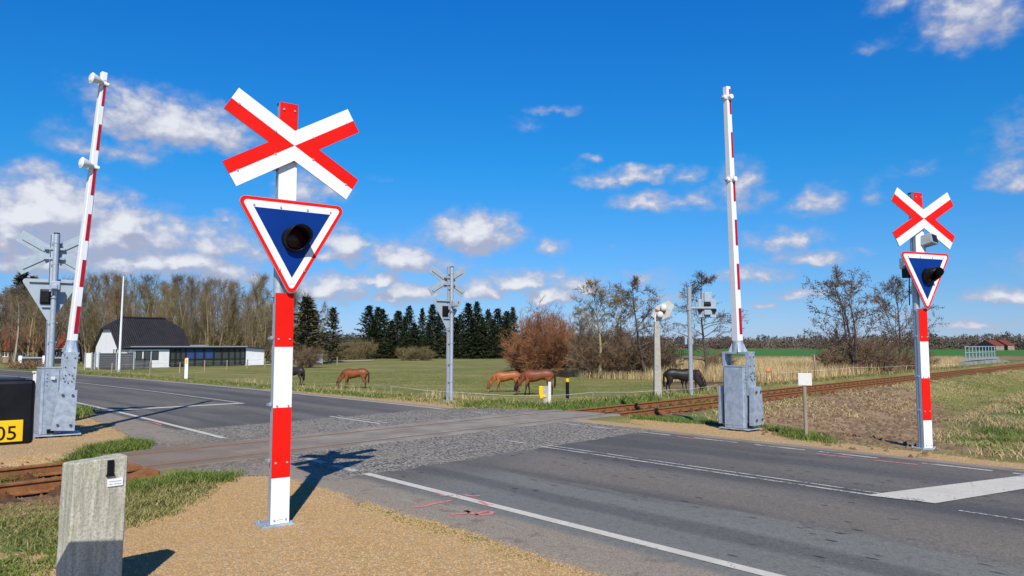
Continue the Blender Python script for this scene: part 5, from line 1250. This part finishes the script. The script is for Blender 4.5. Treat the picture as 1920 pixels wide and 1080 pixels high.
# russet bush, pollard-like bushes, alders by the pond
def bush(seed, H, Wd_, stems, n1, n2, n3, twig=.45, twr=.009, lean=.55):
    q = random.Random(seed); T = TB(); C = TB()
    for s_ in range(stems):
        a_ = q.uniform(0, 6.28); sp = q.random() ** .6 * lean * 1.3; d = Vector((math.cos(a_) * sp, math.sin(a_) * sp, 1)).normalized()
        p = Vector((math.cos(a_) * Wd_ * .12, math.sin(a_) * Wd_ * .12, -.2)); L_ = math.hypot(H, 0) * q.uniform(.6, .95) * (1 - .12 * sp)
        tr = limb(q, p, d, L_, 6, .10, .05); T.tube(tr, [.055 * (1 - .85 * i / 6) + .006 for i in range(7)], 5, q.random())
        for i in range(n1):
            p1, d1 = along(tr, q.uniform(.08, 1)); b1 = limb(q, p1, rdir(q, d1, R(q.uniform(25, 65))), H * q.uniform(.14, .32), 3, .14, .06); C.tube(b1, [.016, .012, .009, .005], 3, q.random())
            for j in range(n2):
                p2, d2_ = along(b1, q.uniform(.15, 1)); b2 = limb(q, p2, rdir(q, d2_, R(q.uniform(20, 60))), H * q.uniform(.07, .15), 2, .15, .05); tn = q.random(); C.tube(b2, [.010, .008, .004], 3, tn)
                for k in range(n3):
                    p3, d3 = along(b2, q.uniform(.1, 1)); C.tube([p3, p3 + rdir(q, d3, R(q.uniform(15, 60))) * twig * q.uniform(.5, 1.1)], [twr, twr * .35], 3, tn)
    return T, C
RB = protos(lambda i: bush(300 + i, 6.2, 5, 26, 14, 7, 6, .45, .012, .72), 2, BARKD, TW_R)
TW_H = veg_mat('hedge_brown_twigs', ((.22, .145, .085), (.34, .235, .145), (.175, .115, .07)))
BB0 = protos(lambda i: bush(310 + i, 4.6, 4, 20, 11, 6, 6, .42, .012, .8), 2, BARK, TW_O) 
BB = BB0 + protos(lambda i: bush(320 + i, 4.4, 4, 20, 10, 6, 6, .42, .010, .8), 2, BARKD, TW_H)
def splace(px, base, top):
    x, y = at(px, base, -1.2); return (x, y, gz1(x, y) - .05), atd(px, top, y)[2] + 1.2
for (px, base, top, wx, k, lab) in ((1010, 700, 586, 1.0, 0, 'big rounded russet bush behind the dark bay horse'), (1046, 689, 584, .8, 1, 'second russet bush just right of the big one, by the pond'), (984, 697, 622, .9, 1, 'low russet bush at the left foot of the big one')):
    loc, h = splace(px, base, top); s_ = h / 5.6; plant('russet_bush', RB[k], None, loc, q.uniform(0, 6), (s_ * wx, s_ * wx, s_), lab, 'bush')
for (px, base, top, k) in ((1095, 690, 606, 2), (1118, 708, 616, 2), (1142, 706, 620, 3), (1165, 707, 612, 2), (1190, 708, 622, 3), (1215, 708, 626, 2), (1122, 700, 628, 1), (1240, 709, 640, 2), (1152, 699, 606, 3), (1345, 703, 652, 3)):
    loc, h = splace(px, base, top); s_ = h / 4.3; plant('thicket_bush', BB[k], None, loc, q.uniform(0, 6), (s_ * 1.1, s_ * 1.1, s_), 'tangled leafless bush in the thicket between the pond and the reeds', 'bush', 'leafless bushes in the thicket by the pond')
AL = protos(lambda i: bare_tree(400 + i, 9, .13, 26, 8, 9, .2, (48, 85), .36, .46, .011, lift=.05, cones=1, conical=.35, wob=.14), 3, BARKD, TW_D)
AY = protos(lambda i: bare_tree(420 + i, 9, .15, 24, 8, 9, .25, (38, 70), .36, .46, .012, lift=.06, cones=1, conical=.2, wob=.14), 2, BARK, TW_Y)
for (px, base, top, pr, sp, lab) in ((1124, 709, 531, AY[0], 1.3, 'tall pale twigged alder with catkins left of the old warning signal'), (1166, 706, 556, AY[1], 1.2, 'smaller pale alder between the tall alders by the pond'), (1210, 711, 523, AL[0], 1.3, 'dark branched alder directly left of the old warning signal'), (1322, 714, 513, AL[1], 1.2, 'dark alder rising behind the signal lights of the grey mast'), (1092, 704, 578, AY[1], .9, 'low leaning alder beside the pond')):
    loc, h = splace(px, base, top); s_ = h / 9.0; plant('alder_tree', pr, None, loc, q.uniform(0, 6), (s_ * sp, s_ * sp, s_), lab, 'tree')
RT = protos(lambda i: bare_tree(440 + i, 8, .15, 30, 9, 9, .10, (35, 75), .46, .44, .011, stems=(3, 1, 2)[i], lift=.05, cones=1, wob=.15), 3, BARKD, TW_D)
for (px, base, top, k, sp, lab) in ((1604, 706, 512, 0, 1.15, 'large many stemmed bare tree by the track left of the right crossing sign'), (1686, 702, 532, 1, 1.0, 'slender bare tree right behind the post of the right crossing sign'), (1568, 704, 606, 2, 1.0, 'low spreading bare tree on the left side of the large many stemmed one')):
    loc, h = splace(px, base, top); s_ = h / 8.0; plant('bare_tree', RT[k], None, loc, 2.1 * k + .6, (s_ * sp, s_ * sp, s_), lab, 'tree')
for (px, base, top, k, lab) in ((1640, 704, 620, 2, 'dark tangled bush between the two bare trees by the track'), (1575, 705, 640, 3, 'low dark bush at the foot of the large many stemmed tree'), (1718, 702, 650, 3, 'small twiggy bush at the far side of the right crossing sign post')):
    loc, h = splace(px, base, top); s_ = h / 4.3; plant('trackside_bush', BB[k], None, loc, px, (s_ * 1.2, s_ * 1.2, s_), lab, 'bush')
for (px, base, top, k, lab) in ((672, 674, 630, 0, 'yellowish bush in front of the left end of the spruce row'), (575, 690, 645, 3, 'brown scrub below the broad pine'), (765, 676, 645, 0, 'pale scrub under the middle of the spruce row'), (795, 676, 648, 1, 'second patch of pale scrub under the spruce row'), (640, 676, 640, 1, 'olive scrub beside the lone open pine')):
    loc, h = splace(px, base, top); s_ = h / 4.3; plant('scrub_bush', BB[k], None, loc, px, (s_ * 1.3, s_ * 1.3, s_), lab, 'bush')

# ------------------------------------------------------------------ masses nobody could count: far wood, undergrowth, reeds, grass
def cloud_tris(centers, radii, per, size, seed, mat, name, flat=.8):
    g_ = np.random.default_rng(seed); C_ = np.repeat(np.array(centers), per, 0); Rr = np.repeat(np.array(radii), per, 0); n_ = len(C_)
    u = g_.normal(size=(n_, 3)); u /= np.linalg.norm(u, axis=1)[:, None]; rr_ = g_.random(n_) ** .45
    p = C_ + u * rr_[:, None] * Rr; sz = size * (.5 + g_.random(n_)) ; a_ = g_.normal(size=(n_, 3)); b_ = g_.normal(size=(n_, 3)); a_ /= np.linalg.norm(a_, axis=1)[:, None]; b_ /= np.linalg.norm(b_, axis=1)[:, None]
    V = np.stack([p, p + a_ * sz[:, None], p + b_ * sz[:, None]], 1).reshape(-1, 3); tint = np.repeat(np.clip(np.repeat(g_.random(len(centers)), per) * .7 + g_.random(n_) * .3, 0, 1), 3)
    V[:, 2] = np.maximum(V[:, 2], -1.25)
    return tag(link(name, raw_mesh(name, V, np.arange(n_ * 3).reshape(-1, 3), mat, {'tint': tint})), kind='stuff')
FARB = veg_mat('far_wood_brown', ((.12, .095, .07), (.20, .15, .11), (.10, .09, .07)))
FARG = veg_mat('far_wood_evergreen', ((.030, .045, .042), (.055, .070, .058), (.04, .05, .045)))
cs, rs = [], []
for k in range(420):
    a_ = R(-38 + 76 * q.random()); D = q.uniform(575, 700); x, y = D * math.sin(a_), D * math.cos(a_)
    px = 960 + FPX * x / y; h = np.interp(px, [600, 900, 1300, 1420, 1560, 1700, 1800, 1920], [11, 9, 9, 8.5, 8.5, 9.5, 10, 9.5]) * q.uniform(.75, 1.2)
    for j in range(2): cs.append((x + q.uniform(-4, 4), y + q.uniform(-4, 4), -1.2 + h * (.30 + .38 * j))); rs.append((q.uniform(6, 11), q.uniform(6, 11), h * .36))
cloud_tris(cs, rs, 150, 1.0, 41, FARB, 'distant_wood')
cs, rs = [], []
for k in range(120):
    a_ = R(q.choice([q.uniform(8, 38), q.uniform(-14, 38)])); D = q.uniform(690, 800); x, y = D * math.sin(a_), D * math.cos(a_); h = q.uniform(9, 14.5)
    for j in range(3): cs.append((x, y, -1.2 + h * (.2 + .28 * j))); rs.append((4.2 - 1.2 * j, 4.2 - 1.2 * j, h * .2))
cloud_tris(cs, rs, 50, 1.2, 43, FARG, 'distant_evergreens')
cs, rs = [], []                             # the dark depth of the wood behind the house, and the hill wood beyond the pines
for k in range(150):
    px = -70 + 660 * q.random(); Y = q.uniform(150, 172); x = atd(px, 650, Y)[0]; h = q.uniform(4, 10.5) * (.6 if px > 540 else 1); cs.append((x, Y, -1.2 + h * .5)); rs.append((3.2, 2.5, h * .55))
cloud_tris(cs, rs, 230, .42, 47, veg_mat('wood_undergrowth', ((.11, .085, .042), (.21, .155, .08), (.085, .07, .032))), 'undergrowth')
cs, rs = [], []
for k in range(60):
    px = q.uniform(590, 1010); Y = q.uniform(330, 380); x = atd(px, 650, Y)[0]; h = q.uniform(5, 8.5); cs.append((x, Y, -1.2 + h * .5)); rs.append((7, 5, h * .5))
cloud_tris(cs, rs, 110, 1.0, 48, FARG, 'dark_wood')
BTW = veg_mat('dead_bramble', ((.20, .12, .06), (.30, .19, .10), (.14, .085, .045)))
cs, rs = [], []
for k in range(40): p_ = hpos(q.uniform(18, 86), q.uniform(690, 693)); cs.append((p_[0], p_[1], -.9)); rs.append((.7, .7, q.uniform(.4, .95)))
cloud_tris(cs, rs, 80, .16, 49, BTW, 'dead_bracken')

def blades(name, pts, h, w_, mat, seed, lean=.35, hvar=.5, kind='stuff', tintf=None, clump=None):
    """grass: every blade a bent, tapering strip; pts (n,3)"""
    g_ = np.random.default_rng(seed); n_ = len(pts); a_ = g_.random(n_) * 6.283; hh = (h if np.ndim(h) else np.full(n_, h)) * (1 - hvar * g_.random(n_)); l_ = lean * (.3 + g_.random(n_))
    dx, dy = np.cos(a_), np.sin(a_); b_ = a_ + 1.57 + g_.normal(0, .5, n_); sx_, sy_ = np.cos(b_) * w_ / 2, np.sin(b_) * w_ / 2
    p0 = pts.copy(); p0[:, 2] -= .02
    def at_(f, e): return np.stack([p0[:, 0] + dx * l_ * hh * e, p0[:, 1] + dy * l_ * hh * e, p0[:, 2] + hh * f], -1)
    m1 = at_(.55, .3); t_ = at_(.97, 1.0); s3 = np.stack([sx_, sy_, np.zeros(n_)], -1)
    V = np.stack([p0 - s3, p0 + s3, m1 + s3 * .75, m1 - s3 * .75, t_ + s3 * .12, t_ - s3 * .12], 1).reshape(-1, 3)
    i0 = (np.arange(n_) * 6)[:, None]; F_ = np.concatenate([i0 + np.array([[0, 1, 2, 3]]), i0 + np.array([[3, 2, 4, 5]])], 0)
    tn = np.repeat(g_.random(n_) if tintf is None else np.clip(tintf + g_.normal(0, .18, n_), 0, 1), 6)
    return tag(link(name, raw_mesh(name, V, F_, mat, {'tint': tn})), kind=kind)
def scatter(poly, n_, seed, soften=.0, clumpy=0.0, cs_=1.2, avoid=None):
    g_ = np.random.default_rng(seed); xs = [p[0] for p in poly]; ys = [p[1] for p in poly]; out = []
    while sum(map(len, out)) < n_:
        x = g_.uniform(min(xs) - soften, max(xs) + soften, n_ * 2); y = g_.uniform(min(ys) - soften, max(ys) + soften, n_ * 2)
        sd = polysd(x, y, poly); k = sd > -soften * g_.random(len(x)) ** 2
        if avoid is not None: k &= polysd(x, y, avoid) < -.5 + 1.0 * fbm(x, y, 1.2, 3, 77)
        if clumpy: k &= fbm(x, y, cs_, 3, seed) > g_.random(len(x)) * clumpy * .5 + (.5 - .25 * (1 - clumpy)) * clumpy
        out.append(np.stack([x[k], y[k]], -1))
    p = np.concatenate(out)[:n_]; return np.concatenate([p, ground_z(p[:, 0], p[:, 1])[:, None]], 1)
def grass_mat(name, cs): 
    b = NB(name); t_ = b.attr('tint'); cc = b.mix(b.ramp(t_, .0, .55), cs[0], cs[1]); cc = b.mix(b.ramp(t_, .5, 1.0), cc, cs[2]); b.bsdf.inputs['Specular IOR Level'].default_value = .2
    return b.out(cc, .7)
GG = grass_mat('green_grass', ((.065, .125, .016), (.125, .195, .03), (.27, .27, .08)))
GD = grass_mat('mixed_dry_grass', ((.12, .15, .03), (.24, .22, .07), (.46, .37, .17)))
GS = grass_mat('straw_grass', ((.36, .26, .12), (.50, .39, .19), (.62, .50, .27)))
GR = grass_mat('reed_straw', ((.42, .30, .13), (.56, .42, .20), (.68, .53, .28)))
G1 = P((250,893),(330,893),(395,893),(432,890),(420,903),(370,905),(320,912),(250,925),(235,915))
blades('grass', scatter(G1, 4600, 1, .22), .125, .010, GG, 1, 1.0)
blades('grass', scatter(P((235,915),(300,905),(390,905),(360,930),(300,962),(240,985),(235,950)), 4600, 2, .28, .5, 3.0), .10, .009, GD, 2, 1.3)
blades('grass', scatter(P((-20,880),(60,866),(110,856),(170,841),(245,829),(284,834),(262,844),(225,850),(120,864),(0,882)), 6500, 3, .12, .4, 2.0), .15, .011, GG, 3, 1.0)
blades('grass', scatter(P((-60,985),(0,965),(115,950),(128,985),(120,1020),(60,1030),(0,1000),(-60,1030)), 6000, 4, .2, .5, 2.0), .065, .009, GD, 4, 1.5)
blades('grass', scatter(P((-40,1000),(60,985),(110,1000),(100,1050),(40,1090),(-40,1090)), 3000, 5, .2, .9, 2.0), .065, .011, GG, 5, 1.0)
blades('grass', scatter(P((60,766),(100,768),(165,768),(175,776),(150,785),(60,800)), 2200, 6, .2), .22, .016, GG, 6, .8)
blades('grass', scatter(P((1190,780),(1340,788),(1352,797),(1280,793),(1190,785)), 2600, 7, .2, .5, 2), .13, .013, GG, 7, .8)
blades('grass', scatter(P((1415,795),(1480,802),(1530,820),(1560,832),(1500,824),(1420,802)), 2600, 8, .3, .6, 1.5), .15, .014, GG, 8, .9)
blades('grass', scatter(P((870,768),(960,764),(1066,766),(1230,752),(1330,745),(1330,738),(1100,744),(960,750),(880,757)), 14000, 9, .5, .5, .7), .13, .018, GG, 9, 1.0)
VERGE = [nt2xy(n_ + float(curve(t_)), t_) for n_, t_ in ((13.6, 15.8), (13.5, 20), (13.2, 26), (13.2, 34), (13.2, 45), (13.2, 62), (17, 62), (17.5, 45), (17.5, 34), (17.5, 26), (17, 20), (17, 17))]
blades('grass', scatter(VERGE, 13000, 10, .4, .5, .6), .13, .022, GG, 10, 1.0); blades('grass', scatter(VERGE, 9000, 20, .4), .16, .020, GD, 20, 1.1)
blades('grass', scatter([nt2xy(n_ + float(curve(t_)), t_) for n_, t_ in ((14.6, 18.5), (14.8, 26), (15, 36), (15, 55), (20, 55), (20, 36), (19.5, 26), (18, 18))], 4200, 11, .4, .95, .45), .42, .016, GS, 11, .7)
# mud bank: dead grass and tufts
CR = [nt2xy(n_, t_) for n_, t_ in ((14.2, 4.5), (14.4, 9.5), (16, 10.8), (22, 11.0), (40, 9.5), (52, 4), (40, -3), (22, -3), (15, -3), (14.1, 0))]
blades('grass', scatter(CR, 3500, 12, .1, .95, .5, MUDPATCH), .10, .014, GD, 12, 1.8)
blades('grass', scatter(P((1755,775),(1920,715),(2000,760),(2000,860),(1900,862),(1800,848)), 7000, 13, .3, .8, .6), .20, .014, GS, 13, 1.8)
blades('grass', scatter(P((1770,790),(1920,740),(2000,760),(2000,840),(1860,850)), 11000, 14, .2, .9, .6), .17, .015, GG, 14, .9)
EMB = [mr2xy(m_, r_) for m_, r_ in ((M0 - 2.0, 17.5), (M0 - 2.0, 62), (M0 - 4.2, 62), (M0 - 4.6, 24), (M0 - 3.2, 17.5))]
blades('grass', scatter(EMB, 9000, 15, .3, .9, .6), .12, .016, GS, 15, 1.8)
EMB2 = [mr2xy(m_, r_) for m_, r_ in ((M0 + 2.0, 17.0), (M0 + 2.0, 90), (M0 + 6.5, 90), (M0 + 6, 24), (M0 + 4, 17.0))]
blades('grass', scatter(EMB2, 26000, 16, .3), .24, .024, GD, 16, .9)
# paddock sward, and the reed bed behind the horses
PAD = [hpos(*c_)[:2] for c_ in ((560, 731), (800, 738), (1000, 746), (1180, 744), (1240, 738), (1240, 715), (1080, 708), (940, 700), (760, 695), (600, 700), (520, 712))]
GP = grass_mat('grazed_sward', ((.10, .155, .020), (.175, .205, .042), (.31, .28, .095)))
blades('grass', scatter(PAD, 36000, 17, .8, .4, .3), .075, .030, GP, 17, 1.4)
RB_ = [hpos(*c_)[:2] for c_ in ((1226, 715), (1340, 716), (1400, 719), (1560, 712), (1720, 701), (1810, 692), (1800, 682), (1600, 683), (1420, 684), (1230, 694))]
blades('reeds', scatter(RB_, 36000, 18, 1.0, .35, .25), 1.5, .034, GR, 18, .28, .4)
blades('reeds', scatter([hpos(*c_)[:2] for c_ in ((1090, 709), (1240, 713), (1240, 706), (1090, 703))], 4500, 19, .6), .9, .03, GS, 19, .4)
# pebbles spilled on the gravel and over the asphalt edge
def pebbles(name, poly, n_, seed, r0, mat, soften=.3):
    p = scatter(poly, n_, seed, soften); g_ = np.random.default_rng(seed); base = np.array([(1, 0, 0), (-.5, .87, 0), (-.5, -.87, 0), (0, 0, .8)], float); F0 = np.array([(0, 1, 3), (1, 2, 3), (2, 0, 3)])
    a_ = g_.random(n_) * 6.28; s_ = r0 * (.5 + g_.random((n_, 3))); c_, s2 = np.cos(a_), np.sin(a_); V = base[None] * s_[:, None, :]
    V = np.stack([V[..., 0] * c_[:, None] - V[..., 1] * s2[:, None], V[..., 0] * s2[:, None] + V[..., 1] * c_[:, None], V[..., 2]], -1) + p[:, None, :] + np.array([0, 0, .0])
    F_ = (np.arange(n_) * 4)[:, None, None] + F0[None]
    return tag(link(name, raw_mesh(name, V.reshape(-1, 3), F_.reshape(-1, 3), mat, {'tint': np.repeat(g_.random(n_), 4)})), kind='stuff')
PEB = veg_mat('pebbles', ((.38, .235, .105), (.60, .42, .22), (.48, .305, .14)), .9)
PEBG = veg_mat('ballast_stones', ((.10, .055, .03), (.32, .20, .12), (.20, .11, .06)), .9)
pebbles('gravel_pebbles', GRAVEL_NEAR[:13] + [(-3.6, 4.9), (-1.0, 5.2), (.6, 5.4)], 30000, 31, .010, PEB)
pebbles('gravel_pebbles', GRAVEL_RIGHT, 9000, 32, .014, PEB, .4); pebbles('gravel_pebbles', GRAVEL_LEFT[:11], 5000, 33, .014, PEB, .3)
pebbles('ballast_stones', [mr2xy(M0 - 1.7, 3.9), mr2xy(M0 + 1.6, 3.9), mr2xy(M0 + 1.6, -5), mr2xy(M0 - 1.7, -5)], 7000, 34, .030, PEBG, .3)
pebbles('ballast_stones', [mr2xy(M0 - 1.7, 16.6), mr2xy(M0 + 1.6, 16.6), mr2xy(M0 + 1.6, 50), mr2xy(M0 - 1.7, 50)], 12000, 35, .032, PEBG, .3)

CLOD = veg_mat('earth_clods', ((.13, .085, .05), (.30, .21, .13), (.20, .13, .08)), .95)
pebbles('earth_clods', MUDPATCH, 2600, 36, .06, CLOD, 1.2)
pebbles('earth_clods', CR, 2200, 37, .05, CLOD, .2)

blades('grass', scatter(CR, 6000, 41, .1, .6, .9, MUDPATCH), .06, .016, GD, 41, 2.4)
EMB3 = [mr2xy(m_, r_) for m_, r_ in ((M0 - 2.2, 20), (M0 - 2.2, 70), (M0 - 9, 70), (M0 - 10, 40), (M0 - 6, 22))]
blades('grass', scatter(EMB3, 6000, 42, .3, .9, .4), .10, .018, GS, 42, 2.0)

blades('grass', scatter(P((-20,948),(115,938),(128,958),(128,975),(0,985),(-20,985)), 2600, 43, .1, .6, 2.5), .06, .009, GD, 43, 1.8)
pebbles('ballast_stones', P((-30,945),(118,930),(130,950),(60,968),(-30,975)), 1500, 44, .022, PEBG, .1)
blades('grass', scatter(P((235,900),(340,884),(365,890),(400,896),(300,906)), 1500, 45, .1, .5, 2.5), .08, .009, GD, 45, 1.4)

blades('grass', scatter(P((1880,700),(1990,690),(2100,740),(1990,760),(1800,745),(1760,725)), 7000, 46, .5, .7, .5), .12, .016, GD, 46, 1.8)
pebbles('gravel_pebbles', P((650,922),(668,944),(770,982),(905,1022),(1100,1078),(1150,1078),(930,1012),(790,970),(700,938)), 2600, 47, .011, PEB, .15)
